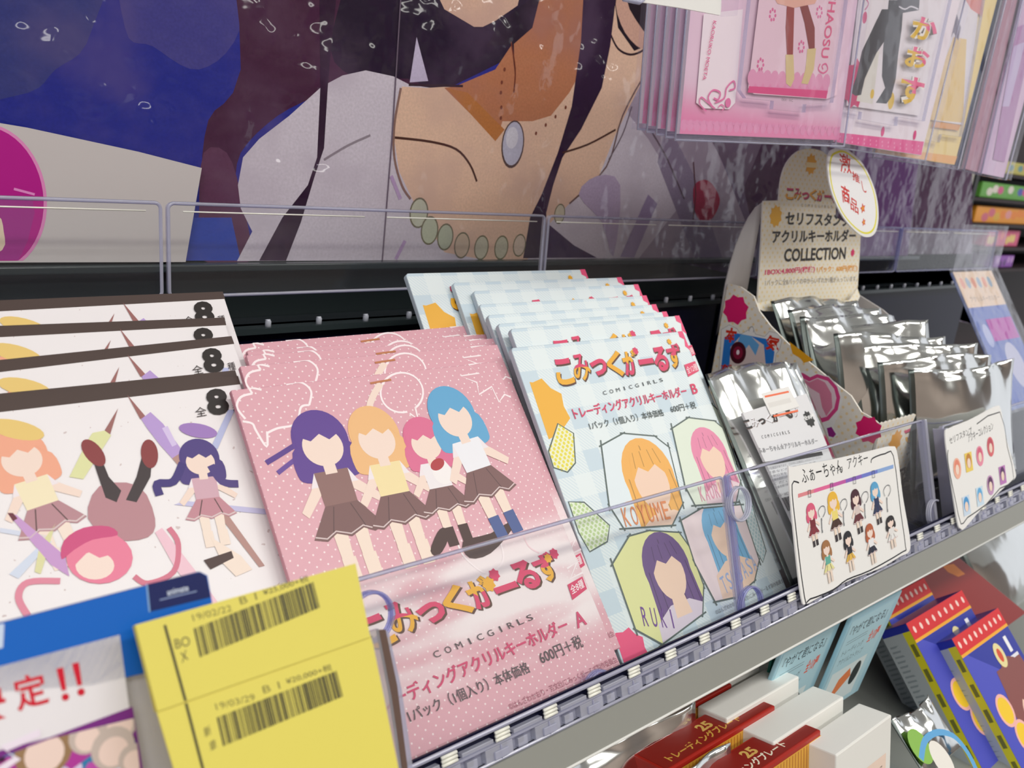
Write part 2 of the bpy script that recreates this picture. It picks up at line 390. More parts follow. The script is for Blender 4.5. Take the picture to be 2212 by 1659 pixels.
def dup(root, M, label):
    r = root.copy(); COL.objects.link(r); r.matrix_world = M; r['label'] = label
    for ch in list(root.children):
        c = ch.copy(); COL.objects.link(c); c.parent = r; c.matrix_parent_inverse = ch.matrix_parent_inverse.copy()
        for g in ch.children:
            d = g.copy(); COL.objects.link(d); d.parent = c
    return r
def T(x, y, z): return Matrix.Translation((x, y, z))
# ================================================================== SETTING
FL = -1.2
m, N, L, B = newmat('grey_shop_floor'); nz = N.new('ShaderNodeTexNoise'); nz.inputs['Scale'].default_value = 6
L.new(mixc(N, L, nz.outputs[0], lin('8f8d88'), lin('a8a6a0')), B.inputs['Base Color']); B.inputs['Roughness'].default_value = .35
b = MB(); b.box((-3, -2.6, FL-.05), (5, 3, FL), m); struct(b.build('floor'))
b = MB(); b.box((-3, -2.25, FL), (5, -2.15, 1.4), mat('8d7f76', .6, name='brown_grey_opposite_wall')); struct(b.build('wall_front'))
b = MB(); b.box((-3, -2.6, 1.4), (5, 3, 1.45), mat('dededa', .8, name='white_ceiling_panel')); struct(b.build('ceiling'))
M_WALL = mat('232a2c', .3, name='dark_grey_metal_wall_panel')
WY = .330
PR = yy(2004, 420, WY).x
b = MB(); b.box((-.5, WY, FL), (PR+.035, WY+.03, .75), M_WALL); struct(b.build('wall_back'))
b = MB(); b.box((PR+.036, WY+.01, FL), (PR+.075, WY+.05, .75), mat('1b1c20', .4, name='black_rack_upright')); struct(b.build('trim_1'))
# ------------------------------------------------------------------ poster
W = Frame((0, WY-.0012, -.06), EX, EZ)
def zx(u, v): return W.at(u, v)
bl = W.at(-300, 566)[1]; x1 = PR
t = thing('poster', 'large glossy blue and violet poster of a pearl necklace and white blouse behind the shelf', 'poster', W)
b = MB(); b.box((-.25, bl, -.001), (x1, .42, 0), mat('d8d8d8', .5)); b.build('backing_sheet', t)
A = Art(W, .00002, poster_mat)
def bot(u): return (u, 565-.008*u)
A.loc([(-.25, bl), (x1, bl), (x1, .42), (-.25, .42)], '232a8a')
A.poly([(-400, -300), (250, -300), (200, 60), (120, 150), (20, 210), (-400, 240)], '343a7c', 5)
A.poly([(265, -200), (560, -200), (520, 60), (430, 150), (330, 100), (270, 60)], '413e88', 5)
A.poly([(560, -300), (1250, -300), (1110, 60), (900, 200), (740, 180), (700, 200), (600, 250), (520, 330), (500, 420), (440, 400), (450, 260), (520, 150)], '431d3b', 4)
A.poly([(880, -300), (1260, -300), (1150, 60), (1010, 170), (930, 190), (880, 170), (760, 165), (720, 60)], '20112b', 4)
A.poly([(1300, -300), (1900, -300), (PR*0+2100, -300), (2100, 700), bot(2100), bot(1400), (1330, 300)], '6b5878')
A.poly([(440, 330), (490, 330), (520, 420), (540, 563), (440, 563), (430, 450)], '5b3350', 3)
A.poly([(400, 470), (500, 470), (520, 563), (395, 563)], '2f47a8')
GA = 'cdc4d2'
A.poly([(514, 400), (525, 340), (560, 300), (625, 250), (695, 187), (740, 163), (790, 152), (850, 165), (885, 183), (1000, 200), (1330, 60), (1440, 0), (1470, 60), (1540, 300), (1560, 480), (1590, 556), (1420, 558), (1100, 561), (700, 563), (512, 564), (545, 500), (520, 450)], GA)
A.poly([(1330, 130), (1400, 40), (1460, 20), (1490, 200), (1560, 350), (1640, 556), (1380, 558), (1480, 430), (1400, 300), (1360, 250)], 'a799ac')
A.poly([(1440, 260), (1500, 380), (1560, 556), (1500, 557), (1420, 350)], '8d7f99', 0)
A.poly([(1600, -300), (2100, -300), (2100, 700), bot(2100), bot(1640), (1600, 380), (1540, 200)], '3f1240')
A.poly([(1560, -100), (1650, 300), (1600, 420), (1480, 200), (1450, -100)], '6d5a72')
A.poly([(1850, 300), (1990, 300), (1960, 556), (1830, 556)], '57246b', 0)
SK = 'e0bba4'
A.poly([(868, 187), (920, 190), (985, 186), (1070, 150), (1130, 60), (1190, -40), (1330, -40), (1335, 60), (1460, 30), (1400, 150), (1330, 290), (1290, 390), (1235, 435), (1190, 480), (1150, 500), (1140, 560), (1050, 562), (960, 545), (900, 450), (862, 370), (850, 290)], SK)
A.poly([(985, 186), (1070, 150), (1130, 60), (1190, -40), (1265, -40), (1262, 140), (1230, 200), (1190, 250), (1150, 262), (1085, 262), (1075, 300), (1010, 240), (960, 190)], 'b67655', 0)
A.poly([(965, 190), (1010, 200), (1090, 280), (1070, 305)], 'b8753f')
A.poly([(1320, -60), (1560, -60), (1500, 60), (1420, 90), (1370, 110), (1335, 60)], '1c0d1c', 0)
A.poly([(1345, -40), (1360, 20), (1400, 85), (1385, 105), (1350, 70), (1330, 10)], 'cfa392', 3)
A.line([(1318, 72), (1335, 105), (1362, 118), (1390, 108), (1402, 88)], .0011, '2b1520', 4)
A.poly([(931, -40), (1130, -40), (1118, 12), (1070, 45), (1043, 58), (1024, 58), (960, 20)], 'd9b29d', 0)
A.poly([(1085, 45), (1170, -20), (1150, 60), (1110, 95), (1112, 160), (1105, 95), (1050, 100)], '1d0f22', 0)
A.line([(1104, 90), (1113, 150), (1110, 200)], .0008, '6b3020', 4)
# hair locks over the blouse
A.poly([(690, -40), (730, -40), (712, 140), (708, 190), (700, 320), (680, 380), (650, 480), (618, 563), (560, 563), (610, 470), (665, 400), (685, 340), (692, 190)], '2d1430', 0)
A.poly([(1262, -40), (1335, -40), (1318, 100), (1300, 190), (1255, 280), (1215, 340), (1195, 400), (1180, 460), (1182, 557), (1130, 558), (1145, 470), (1170, 420), (1205, 330), (1235, 230), (1255, 90)], '2b1233', 0)
A.poly([(1180, 480), (1240, 530), (1290, 557), (1180, 557)], '33164a', 0)
A.poly([(900, 80), (925, 175), (885, 178)], 'c4b9d6', 0)
A.line([(883, 183), (1000, 186)], .001, '2c1720')
# pearls
for u, v, ru, c in ((905, 460, 24, 'c3c5ae'), (928, 498, 23, 'bdc3aa'), (962, 512, 22, 'b9c0a8'), (998, 530, 22, 'd0b99f'), (1040, 535, 21, 'c4c0aa'), (1083, 535, 21, 'c0bca6'), (1122, 530, 20, 'd3bfae'), (1209, 462, 18, 'ccc4ae')):
    x, y = A.P((u, v)); r = ru*.000192; A.ell((x, y), r*1.12, r*1.5, '6f6a4d', local=True); A.ell((x, y), r*.96, r*1.32, c, local=True)
x, y = A.P((1108, 312)); A.ell((x, y), .0071, .0111, '54403e', local=True); A.ell((x, y+.0003), .0063, .0101, 'b9b7cc', local=True); A.ell((x-.001, y+.003), .0038, .005, 'd3d0dd', local=True)
for u, v in ((1082, 255), (1083, 232), (1082, 200), (1084, 178), (1090, 150), (1158, 288), (1179, 270), (1200, 252), (1222, 232)): A.ell((u, v), .0007, .0009, '7a4030')
A.line([(866, 190), (852, 270), (852, 340), (868, 400), (887, 430)], .0011, '8a6a62', 4)
A.line([(853, 297), (930, 306), (985, 322), (1015, 355), (1030, 392)], .0010, '4a2a22', 4)
A.line([(1215, 330), (1270, 312), (1330, 280)], .001, '4a2a22', 4); A.line([(1440, 100), (1400, 150), (1345, 250), (1310, 360), (1230, 440)], .001, '6d5250', 4)
A.line([(1405, 280), (1440, 340), (1478, 430)], .0009, '5f4f5c', 4); A.line([(1365, 230), (1345, 290), (1315, 345)], .0008, '6a5a66', 4)
A.line([(700, 345), (750, 315), (800, 292)], .0009, '8f8490', 4); A.line([(845, 380), (865, 430)], .0018, 'b69ac4'); A.line([(875, 520), (855, 560)], .0018, 'b69ac4')
A.poly([(1290, 380), (1340, 400), (1325, 555), (1300, 480), (1250, 420)], 'b3a2c0', 3)
A.poly([(1500, 400), (1530, 390), (1555, 430), (1540, 470), (1515, 480), (1500, 450)], 'a5304f', 4)
A.line([(1498, 350), (1503, 420), (1497, 480)], .001, '5b3038')
A.poly([(2040-700, 555), (1400, 420), (1420, 440), (1370, 556)], '9d8cb0', 0)
A.build('printed_picture', t)
b = MB(); p = [W.at(u, v) for u, v in ((868, -60), (846, 300), (825, 562))]
b.tube([(a, c, .0003) for a, c in p], .0003, mat('6a5a6c', .4)); b.build('seam', t)
# grey paper panel with magenta disc, lying on the poster
W2 = Frame((.1, WY-.004, -.06), EX, EZ)
t = thing('paper_panel', 'cut grey paper panel with a magenta disc printed on it, left end of wall', 'paper', W2)
q = [W2.at(*p) for p in ((-300, 205), (0, 266), (60, 276), (300, 328), (436, 363), (401, 566), (-300, 568))]
b = MB(); b.prism(q, -.0006, 0, mat('cac3c3', .6)); b.build('panel_sheet', t)
A = Art(W2, clip=(-1, W2.at(0, 566)[1]+.0004, 1, 1)); c = A.P((-20, 430)); A.ell(c, .0165, .0235, 'e58cc4', local=True, n=48); A.ell(c, .0155, .0225, 'b8148c', local=True, n=48)
A.poly([(-100, 430), (70, 430), (75, 460), (60, 520), (40, 562), (-100, 562)], 'a62f8e', 0); A.line([(30, 408), (75, 420)], .0008, 'e88fd0')
A.poly([(-60, 470), (-5, 465), (8, 500), (5, 540), (-60, 560)], 'e9d3bb', 3); A.build('magenta_disc_print', t)
# ------------------------------------------------------------------ tray
M_NAVY = mat('10122c', .35, 0, .2, name='navy_plastic_tray'); M_LEDGE = mat('30393b', .25, name='dark_ledge')
TX0, TX1 = -.12, .438
TF = Frame((TX0, .150, -.1695), EX, (0, .155, .0515))
def tray(x0, x1, label):
    t = thing('display_tray', label, 'tray', None, 'clear fronted trays on the shelf', (x0, .150, -.1695))
    w = x1-x0
    b = MB(); b.add([(0, 0, 0), (w, 0, 0), (w, .155, .012), (0, .155, .012), (0, 0, -.0018), (w, 0, -.0018), (w, .155, .0102), (0, .155, .0102)],
                    [(0, 1, 2, 3), (7, 6, 5, 4), (4, 5, 1, 0), (5, 6, 2, 1), (6, 7, 3, 2), (7, 4, 0, 3)], M_NAVY); b.build('tray_floor', t)
    b = MB(); b.box((0, .155, .0102), (w, .158, .0885), M_NAVY); b.box((0, .150, .0862), (w, .158, .0885), M_LEDGE); b.build('rear_wall', t)
    k = 0; x = .012
    while x < w:
        b = MB(); b.tube([(x, .1525, .088), (x, .1525, .0905), (x, .1527, .0912)], .0012, mat('c8ccd8', .2), 8); b.build('peg', t, smooth=True); x += .0215
    return t
tray(TX0, TX1, 'near navy tray holding the dotted packs and foil pouches, up to the first gap')
tray(.4455, .80, 'far navy tray right of the gap between the two plastic fronts')
# ledge at the foot of the poster
b = MB(); z0 = yy(400, 563, WY).z; b.box((-.4, WY-.006, z0-.0035), (PR, WY, z0-.0005), M_LEDGE); struct(b.build('trim_2', bev=.0006))
b = MB(); b.box((-.4, WY-.012, -.2), (PR, WY-.0005, yy(560, 700, WY-.012).z), mat('24292e', .3)); struct(b.build('baseboard_back'))
# ------------------------------------------------------------------ front acrylic panels and rear dividers
FR = lean(.152, -.163, 20)
def rrect(x0, y0, x1, y1, r, k=5):
    out = []
    for cx, cy, a in ((x1-r, y1-r, 0), (x0+r, y1-r, 90), (x0+r, y0+r, 180), (x1-r, y0+r, 270)):
        for i in range(k+1):
            q = math.radians(a+90*i/k); out.append((cx+r*math.cos(q), cy+r*math.sin(q)))
    return out
def panel(name, fr, x0, x1, y0, y1, label, cat, grp, thick=.0016, rim=.0011, em=None):
    f = Frame(fr.world(x0, y0), fr.x, fr.y); t = thing(name, label, cat, f, grp)
    w, h = x1-x0, y1-y0
    b = MB(); b.prism(rrect(0, 0, w, h, .0022), -thick, 0, M_CLEAR, em or M_EDGE); b.build('acrylic_sheet', t)
    b = MB(); b.tube([(a, c, .0002) for a, c in rrect(.0003, .0003, w-.0003, h-.0003, .002)], rim/2, em or M_EDGE, 6, True); b.build('polished_edge', t, smooth=True)
    if y1 < .04:  # rear dividers: thin white tubes stand in for the highlight below the top edge
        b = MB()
        for a, c in ((.03, .44), (.50, .97)): b.tube([(w*a, h-.0030, .0004), (w*c, h-.0030, .0004)], .00028, mat('fbfaf0', .1, 0, .8, name='painted_highlight'), 6)
        b.build('painted_highlight', t, smooth=True)
    return t
ph = .0531
G1 = 'low acrylic panels along the tray fronts'
panel('front_panel', FR, .088, .2672, -.001, ph, 'clear acrylic front panel across the pink and pale blue packs', 'panel', G1)
panel('front_panel', FR, .2692, .4315, -.001, ph, 'clear acrylic front panel behind the keychain picture card', 'panel', G1)
panel('front_panel', FR, .452, .60, -.009, ph-.006, 'clear acrylic front panel right of the gap, carrying the small picture card', 'panel', G1)
panel('front_panel', FR, .603, .76, -.009, ph-.006, 'rightmost clear acrylic front panel at the picture edge', 'panel', G1)
BKF = lean(.300, -.066, 3)
G2 = 'tall acrylic dividers along the back of the trays'
xs = [-.065, .1107, .2875, .4665, .6455, .8245]
lb = ['before the grey paper panel', 'behind the pink packs', 'behind the pale blue packs', 'behind the cream display box', 'far right beyond the foil pouches']
for i in range(5):
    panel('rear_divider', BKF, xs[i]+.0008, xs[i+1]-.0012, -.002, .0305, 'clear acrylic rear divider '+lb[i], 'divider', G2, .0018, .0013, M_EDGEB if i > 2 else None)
# clips: rings on the joint
def ring(fr, u, v, r, label, arc=(0, 360), rr=.0007, m_=None):
    f = Frame(fr.world(*fr.at(u, v)), fr.x, fr.y); t = thing('ring_clip', label, 'clip', f, 'clear ring clips on the tray front')
    b = MB(); n = 26; P = []
    for i in range(n+1):
        q = math.radians(arc[0]+(arc[1]-arc[0])*i/n); P.append((r*math.cos(q), r*math.sin(q), .0012))
    closed = arc[1]-arc[0] >= 360
    if closed: P = P[:-1]
    for dz in (0, .0009, .0018): b.tube([(p[0], p[1], p[2]+dz) for p in P], rr*.7, m_ or M_CLIP, 6, closed)
    b.build('ring', t, smooth=True)
ring(FR, 1586, 1088, .0062, 'clear round clip at the upper part of the joint over the pale blue pack')
ring(FR, 1612, 1305, .0066, 'clear arched clip at the foot of the joint over the pale blue pack', (-10, 190), m_=M_EDGEB)
ring(FR, 1284, 1490, .0062, 'clear arched clip at the bottom right corner of the pink pack', (-10, 190), m_=M_EDGEB)
ring(FR, 792, 1330, .0062, 'clear round clip beside the yellow price tags', m_=M_EDGEB)
ring(FR, 2010, 1110, .0068, 'clear arched clip right of the keychain picture card', (60, 200))
# connecting post on the joint
f = Frame(FR.world(.2665, -.004), FR.x, FR.y); t = thing('joint_post', 'lilac tinted clear post joining the two front panels', 'post', f)
b = MB(); b.box((.0004, 0, .0003), (.0030, ph+.004, .0020), M_EDGEB); b.build('post_body', t, .0004)
f = Frame(FR.world(.4305, -.008), FR.x, FR.y); t = thing('joint_post', 'clear end post of the near tray beside the gap', 'post', f)
b = MB(); b.box((0, 0, -.0026), (.0024, ph+.008, .002), M_EDGE); b.build('post_body', t, .0004)
f = Frame(FR.world(.4505, -.012), FR.x, FR.y); t = thing('joint_post', 'clear thick end post of the far tray beside the gap', 'post', f)
b = MB(); b.box((0, 0, -.004), (.0026, ph+.005, .003), M_EDGE); b.build('post_body', t, .0004)
# front rail with clips
RF = lean(.1445, -.1655, 20, .06)
t = thing('tray_rail', 'clear ridged plastic rail running along the foot of the tray fronts', 'rail', RF)
b = MB(); Lr = .72
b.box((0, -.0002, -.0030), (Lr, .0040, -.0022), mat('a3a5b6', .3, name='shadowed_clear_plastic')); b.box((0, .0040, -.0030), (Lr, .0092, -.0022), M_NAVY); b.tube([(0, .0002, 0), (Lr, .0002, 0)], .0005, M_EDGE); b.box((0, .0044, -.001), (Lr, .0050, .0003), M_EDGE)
b.tube([(0, .0088, -.0004), (Lr, .0088, -.0004)], .0006, M_EDGE); b.box((0, .0080, -.0028), (Lr, .0084, -.0004), M_EDGE)
b.build('rail_body', t)
x = .0058; k = 0
while x < Lr-.02:
    b = MB(); b.box((0, .0004, -.0022), (.0098, .0042, .0002), M_CLIP); b.box((.0028, .0008, .0001), (.0078, .0030, .0009), M_RAIL); b.box((.0052, .0004, .0001), (.0056, .0042, .0007), M_EDGE)
    o = b.build('slot_cover', t, .0002); o.location = (x+.0010, 0, 0)
    b = MB(); b.box((0, .0004, -.0022), (.0036, .0030, -.0006), M_CLIP); o = b.build('slot_tab', t, .0002); o.location = (x+.0134, 0, 0)
    b = MB(); b.box((0, .0050, -.0022), (.0110, .0062, -.0002), M_CLIP); o = b.build('ridge_bar', t, .0002); o.location = (x-.0064, 0, 0)
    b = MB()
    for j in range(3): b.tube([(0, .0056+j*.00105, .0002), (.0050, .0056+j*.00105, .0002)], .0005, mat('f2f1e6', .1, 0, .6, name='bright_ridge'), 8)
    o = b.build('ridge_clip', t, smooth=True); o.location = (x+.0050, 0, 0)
    x += .0183; k += 1
# ------------------------------------------------------------------ shelf board and grey fascia
t = thing('shelf_board', 'long pale grey metal shelf board with sloping front lip under the trays', 'shelf', None, None, (0, .13, -.1632))
zb = -.1632
pr = [(.1398, -.1760), (.1440, -.1660), (.1452, -.1662), (.1480, -.1728), (.322, -.1728), (.322, -.1760), (.150, -.1772), (.1410, -.1772)]
b = MB(); V = []
for x in (-.3, .86): V += [(x, y-.13, z-zb) for y, z in pr]
n = len(pr)
b.add(V, [tuple(range(n)), tuple(range(2*n-1, n-1, -1))]+[(i, n+i, n+(i+1) % n, (i+1) % n) for i in range(n)], mat('94958f', .38, name='pale_grey_metal'))
bo = b.build('board', t)
b = MB(); b.tube([(-.3, .0099, -.0128), (.86, .0099, -.0128)], .0005, mat('dededa', .2)); b.build('lip_edge', t, smooth=True)
# ================================================================== CARD PACKS
def slab(t, name, fr, pts, m, side, th, local=False, bev=0):
    b = MB(); b.prism([p if local else fr.at(*p) for p in pts], -th, 0, m, side); return b.build(name, t, bev)
M_SIDEP = mat('c98d98', .5, name='pink_paper_edge'); M_SIDEB = mat('b9c6cf', .5, name='pale_blue_paper_edge'); M_SIDEW = mat('cfc6c4', .5, name='white_paper_edge')
# ---- pink packs
PF = lean(.1520, -.1642, 43.4, .1040); WA, HA = .1, .1157
def at2(fr): return lambda x, y: (x*WA, y*HA)
def pink_pack(fr, label):
    t = thing('keychain_pack', label, 'pack', fr, 'pink dotted card packs')
    slab(t, 'paper_cover', fr, [(0, 0), (WA, 0), (WA, HA), (0, HA)], M_PINK, M_SIDEP, .0021, True, .0004)
    A = Art(fr, clip=(0, 0, WA, HA)); Wt = 'fbeef1'
    A.line([(530, 905), (512, 880), (520, 858), (545, 850)], .0007, Wt, 5); A.line([(618, 830), (650, 826), (672, 845), (668, 875)], .0007, Wt, 5)
    A.line([(545, 850), (540, 838), (565, 842)], .0007, Wt, 4); A.line([(668, 875), (650, 880), (640, 915), (600, 925), (578, 935)], .0007, Wt, 5)
    A.line([(524, 910), (545, 915), (553, 930), (576, 965), (577, 932)], .0007, Wt, 4)
    A.brk(); P = [(868+46*math.cos(a), 848+43*math.sin(a)) for a in [math.radians(d) for d in range(75, 415, 12)]]
    A.line(P+[(897, 880), (903, 905), (885, 893)], .0007, Wt)
    A.brk(); A.line([(1060, 778), (1012, 788), (1035, 806), (995, 812), (1030, 826), (1035, 852), (1062, 835), (1078, 868), (1090, 852), (1104, 858)], .0007, Wt)
    A.line([(1262, 1235), (1232, 1250), (1246, 1215), (1225, 1228)], .0007, Wt); A.line([(1128, 1150), (1142, 1180), (1165, 1195)], .0005, 'f4d3da', 4)
    A.brk(); A.line([(968, 1150), (985, 1168), (1005, 1205), (1050, 1238), (1085, 1215), (1082, 1175), (1060, 1135)], .0006, Wt, 5)
    A.build('speech_bubble_outline', t)
    A = Art(fr, .00010, clip=(0, 0, WA, HA))
    A.line([(640, 960), (600, 985), (575, 1000)], .0016, '5b3c8e', 4); A.line([(660, 975), (615, 1010), (600, 1022)], .0014, '6a4a9c', 4)
    A.fig((678, 905), (790, 1245), '5f3f93', '8e6a66', '7d5b5a', 'f3dfd0', 'f3dfd0', wide=1.12)
    A.line([(790, 935), (800, 870), (822, 828)], .0022, 'f3dccf', 3); A.line([(800, 828), (845, 820)], .0007, 'c07a50')
    A.fig((795, 895), (905, 1215), 'eebb82', 'f2dfaa', '7d5b5a', 'f3dfd0', 'f3dfd0', wide=1.1)
    A.fig((905, 915), (995, 1170), 'dd6f95', 'efe9ec', '7d5b5a', 'f3dfd0', '4a3330', wide=1.15)
    A.ell((955, 1020), .0036, .0042, 'f4efef'); A.ell((945, 1003), .003, .0018, 'b23a3f', 20)
    A.poly([(1000, 1170), (1060, 1152), (1100, 1128), (1105, 1145), (1060, 1195), (1015, 1205)], '4a3330', 3)
    A.poly([(948, 1200), (930, 1190), (945, 1150), (960, 1140), (968, 1165)], '4a3330', 3)
    A.fig((958, 852), (1100, 1150), '62a8d4', 'eeeef4', '7d5b5a', 'f3dfd0', '4d5f96', wide=1.1)
    A.build('figure_print', t)
    A = Art(fr, .00028, clip=(0, 0, WA, HA))
    A.logo((800, 1408), (1225, 1252), (758, 1340), rise=(0, .12, .05, .05, .05, -.1, .1, .12))
    A.star((1068, 1242), .0022, 'dd3f6b', 7, .75); A.star((1056, 1262), .0026, 'efb02b', 7, .75); A.star((1197, 1196), .002, 'dd3f6b', 7, .75); A.star((1184, 1206), .0017, 'efb02b', 7, .75)
    A.spaced('COMICGIRLS', (935, 1424), (1158, 1336), (928, 1411), '4c4446', 0, .55); A.build('title_lettering', t)
    A = Art(fr, .00028, clip=(0, 0, WA, HA))
    A.text('トレーディングアクリルキーホルダー', (806, 1552), (1232, 1362), (790, 1516), 'd2426f', .022); A.text('A', (1248, 1358), (1269, 1348), (1236, 1326), 'd2426f', .022)
    A.text('1パック（1個入り）本体価格', (888, 1562), (1148, 1452), (876, 1534), '51484c', .008); A.text('600円＋税', (1172, 1436), (1262, 1397), (1160, 1408), '51484c', .008)
    A.text('©はんざわかおり・芳文社/こみっくがーるず製作委員会', (1104, 1534), (1336, 1430), (1096, 1520), 'a85f72')
    A.poly([(1226, 1263), (1258, 1245), (1268, 1272), (1237, 1296)], 'd93a68'); A.text('全8種', (1236, 1285), (1263, 1268), (1230, 1266), 'f9ecef', .01)
    A.build('price_lettering', t)
    return t
p0 = pink_pack(PF, 'pink dotted card pack with four printed figures, frontmost in its row, whole face showing')
offs = [(.0045, .0060, .0046), (.0062, .0140, .0042), (.0075, .0210, .0046), (.0058, .0280, .0052)]
offs = [(0.0052, .0075, .0046, -.4), (.0105, .0170, .0050, -.9), (.0150, .0245, .0040, -.5), (.0175, .0330, .0040, .5)]
nm = ['second from the front', 'third from the front', 'fourth from the front', 'rearmost of its row']
for i, (x, y, z, r) in enumerate(offs):
    f = Frame(PF.O+Vector((x, y, z)), PF.x, PF.y); dup(p0, f.mtx() @ Matrix.Rotation(math.radians(r), 4, 'Z'), 'pink dotted card pack, '+nm[i]+', only its top edge showing')
# ---- pale blue packs
BF = lean(.1575, -.1665, 38.9, .2100); WB, HB = .1, .1170
def blue_pack(fr, label):
    t = thing('keychain_pack', label, 'pack', fr, 'pale blue gingham card packs')
    slab(t, 'paper_cover', fr, [(.001, 0), (WB, 0), (WB, HB-.001), (WB-.001, HB), (.001, HB), (0, HB-.001), (0, .001)], M_GING, M_SIDEB, .0024, True, .0004)
    A = Art(fr, clip=(0, 0, WB, HB)); pk = 'ef5583'
    A.poly([(1462, 711), (1482, 708), (1498, 741), (1490, 756), (1480, 748), (1478, 733), (1468, 728)], pk, 0)
    w = [A.P(p) for p in ((1482, 708), (1694, 1262), (1351, 1441), (1119, 751))]
    def cst(c, r, col, n=8):
        cx, cy = A.P(c); q = clip_poly([(cx+(r if i % 2 else r*.84)*math.cos(math.pi*i/n), cy+(r if i % 2 else r*.84)*math.sin(math.pi*i/n)) for i in range(2*n)], w)
        if len(q) > 2: A.loc(q, col)
    A.brk(); cst((1362, 1412), .0088, pk); A.brk(); cst((1172, 885), .0128, 'f0b43a')
    A.brk()
    def hep(pts, base, dot, pit=.0022):
        A.poly(pts, base); Q = [A.P(p) for p in pts]; x0 = min(p[0] for p in Q); x1 = max(p[0] for p in Q); y0 = min(p[1] for p in Q); y1 = max(p[1] for p in Q)
        V = []; Fc = []; j = 0; y = y0
        while y < y1:
            x = x0+(pit/2 if j % 2 else 0)
            while x < x1:
                if all((Q[(i+1) % len(Q)][0]-Q[i][0])*(y-Q[i][1])-(Q[(i+1) % len(Q)][1]-Q[i][1])*(x-Q[i][0]) < -pit*.0003 for i in range(len(Q))):
                    k = len(V); V += [(x+pit*.3*math.cos(a), y+pit*.3*math.sin(a)) for a in (math.pi*q/4 for q in range(8))]; Fc.append(tuple(range(k, k+8)))
                x += pit
            y += pit*.5*1.2; j += 1
        if V: A._put(V, Fc, dot)
        A.line(pts, .0006, '5c6a66', closed=True); A.brk()
    hep([(1205, 915), (1239, 936), (1243, 1000), (1226, 1020), (1196, 1010), (1185, 975)], 'eef0d0', 'e8dc4a')
    hep([(1228, 1084), (1262, 1085), (1317, 1135), (1312, 1170), (1274, 1192), (1250, 1150)], 'e4eed8', 'bcd497')
    hep([(1625, 1092), (1655, 1190), (1648, 1215), (1622, 1170), (1612, 1120)], 'dde9ea', 'b9d4d8')
    A.build('pattern_shape', t)
    A = Art(fr, .00015, clip=(0, 0, WB, HB))
    A.bust([(1299, 962), (1346, 936), (1414, 942), (1445, 966), (1475, 1088), (1452, 1135), (1348, 1142), (1316, 1092)], 'e3eef3', 'f2b45c', 'f3d3bd', c=(1405, 1032), r=.0112)
    A.bust([(1452, 925), (1487, 902), (1543, 909), (1562, 925), (1600, 1040), (1590, 1085), (1502, 1092), (1480, 1050)], 'e2ecdc', 'e98fb0', 'efd5dc', c=(1536, 985), r=.0088)
    A.bust([(1323, 1218), (1359, 1158), (1402, 1146), (1467, 1150), (1490, 1182), (1520, 1265), (1518, 1327), (1431, 1392), (1373, 1360)], 'e5e6a4', '6d5288', 'ddd0df', c=(1443, 1230), r=.0098)
    A.bust([(1471, 1124), (1515, 1098), (1600, 1090), (1640, 1210), (1630, 1255), (1590, 1290), (1545, 1300), (1500, 1215)], 'f2dfe2', '77b4dc', 'f3d3bd', c=(1560, 1150), r=.0086)
    A.build('portrait_print', t)
    A = Art(fr, .00028, clip=(0, 0, WB, HB))
    A.logo((1205, 834), (1478, 792), (1193, 774), rise=(0, .05, .05, 0, -.02, -.1, -.05, .0))
    A.star((1373, 758), .0018, 'dd3f6b', 7, .75); A.star((1446, 738), .0015, 'efb02b', 7, .75)
    A.spaced('COMICGIRLS', (1301, 854), (1436, 823), (1298, 846), '4c5456', 0, .55); A.build('title_lettering', t)
    A = Art(fr, .00028, clip=(0, 0, WB, HB))
    A.text('トレーディングアクリルキーホルダー', (1243, 906), (1487, 854), (1234, 882), 'dc3e68', .022); A.text('B', (1497, 852), (1509, 849), (1490, 830), 'dc3e68', .022)
    A.text('1パック（1個入り）本体価格', (1276, 929), (1436, 898), (1270, 912), '46504e', .007); A.text('600円＋税', (1451, 892), (1505, 882), (1446, 876), '46504e', .007)
    A.poly([(1478, 788), (1504, 779), (1512, 800), (1487, 814)], 'e2476f'); A.text('全12種', (1486, 808), (1508, 799), (1481, 793), 'f9ecef')
    A.text('©はんざわかおり・芳文社/こみっくがーるず製作委員会', (1548, 1328), (1694, 1258), (1544, 1318), '8b8f92')
    A.build('price_lettering', t)
    A = Art(fr, .00036, clip=(0, 0, WB, HB))
    A.spaced('KOYUME', (1350, 1139), (1452, 1120), (1338, 1098), 'e8905a', .0, .72); A.spaced('RUKI', (1387, 1352), (1466, 1362-4), (1378, 1310), '74499a', .0, .55)
    A.spaced('KAORUKO', (1515, 1084), (1590, 1066), (1506, 1052), 'eaa0b8', .0, .72); A.spaced('TSUBASA', (1566, 1285), (1640, 1228), (1552, 1250), '9fb4e0', .0, .7)
    A.build('name_lettering', t)
    return t
q0 = blue_pack(BF, 'pale blue gingham card pack with four portrait panels, frontmost in its row, whole face showing')
tops = [((1102, 710), .2375), ((1075, 699), .2450), ((1053, 680), .2520), ((1035, 657), .2600), ((1022, 628), .2690), ((978, 610), .2745), ((876, 590), .2810)]
nm = ['second', 'third', 'fourth', 'fifth', 'sixth', 'seventh']
for i, (p, y) in enumerate(tops):
    w = yy(*p, y); O = w-BF.y*HB; f = Frame(O, EX, BF.y)
    lab = 'pale blue gingham card pack, '+(nm[i]+' from the front, top edge showing' if i < 6 else 'rearmost, standing out to the left behind the pink packs')
    dup(q0, f.mtx(), lab)
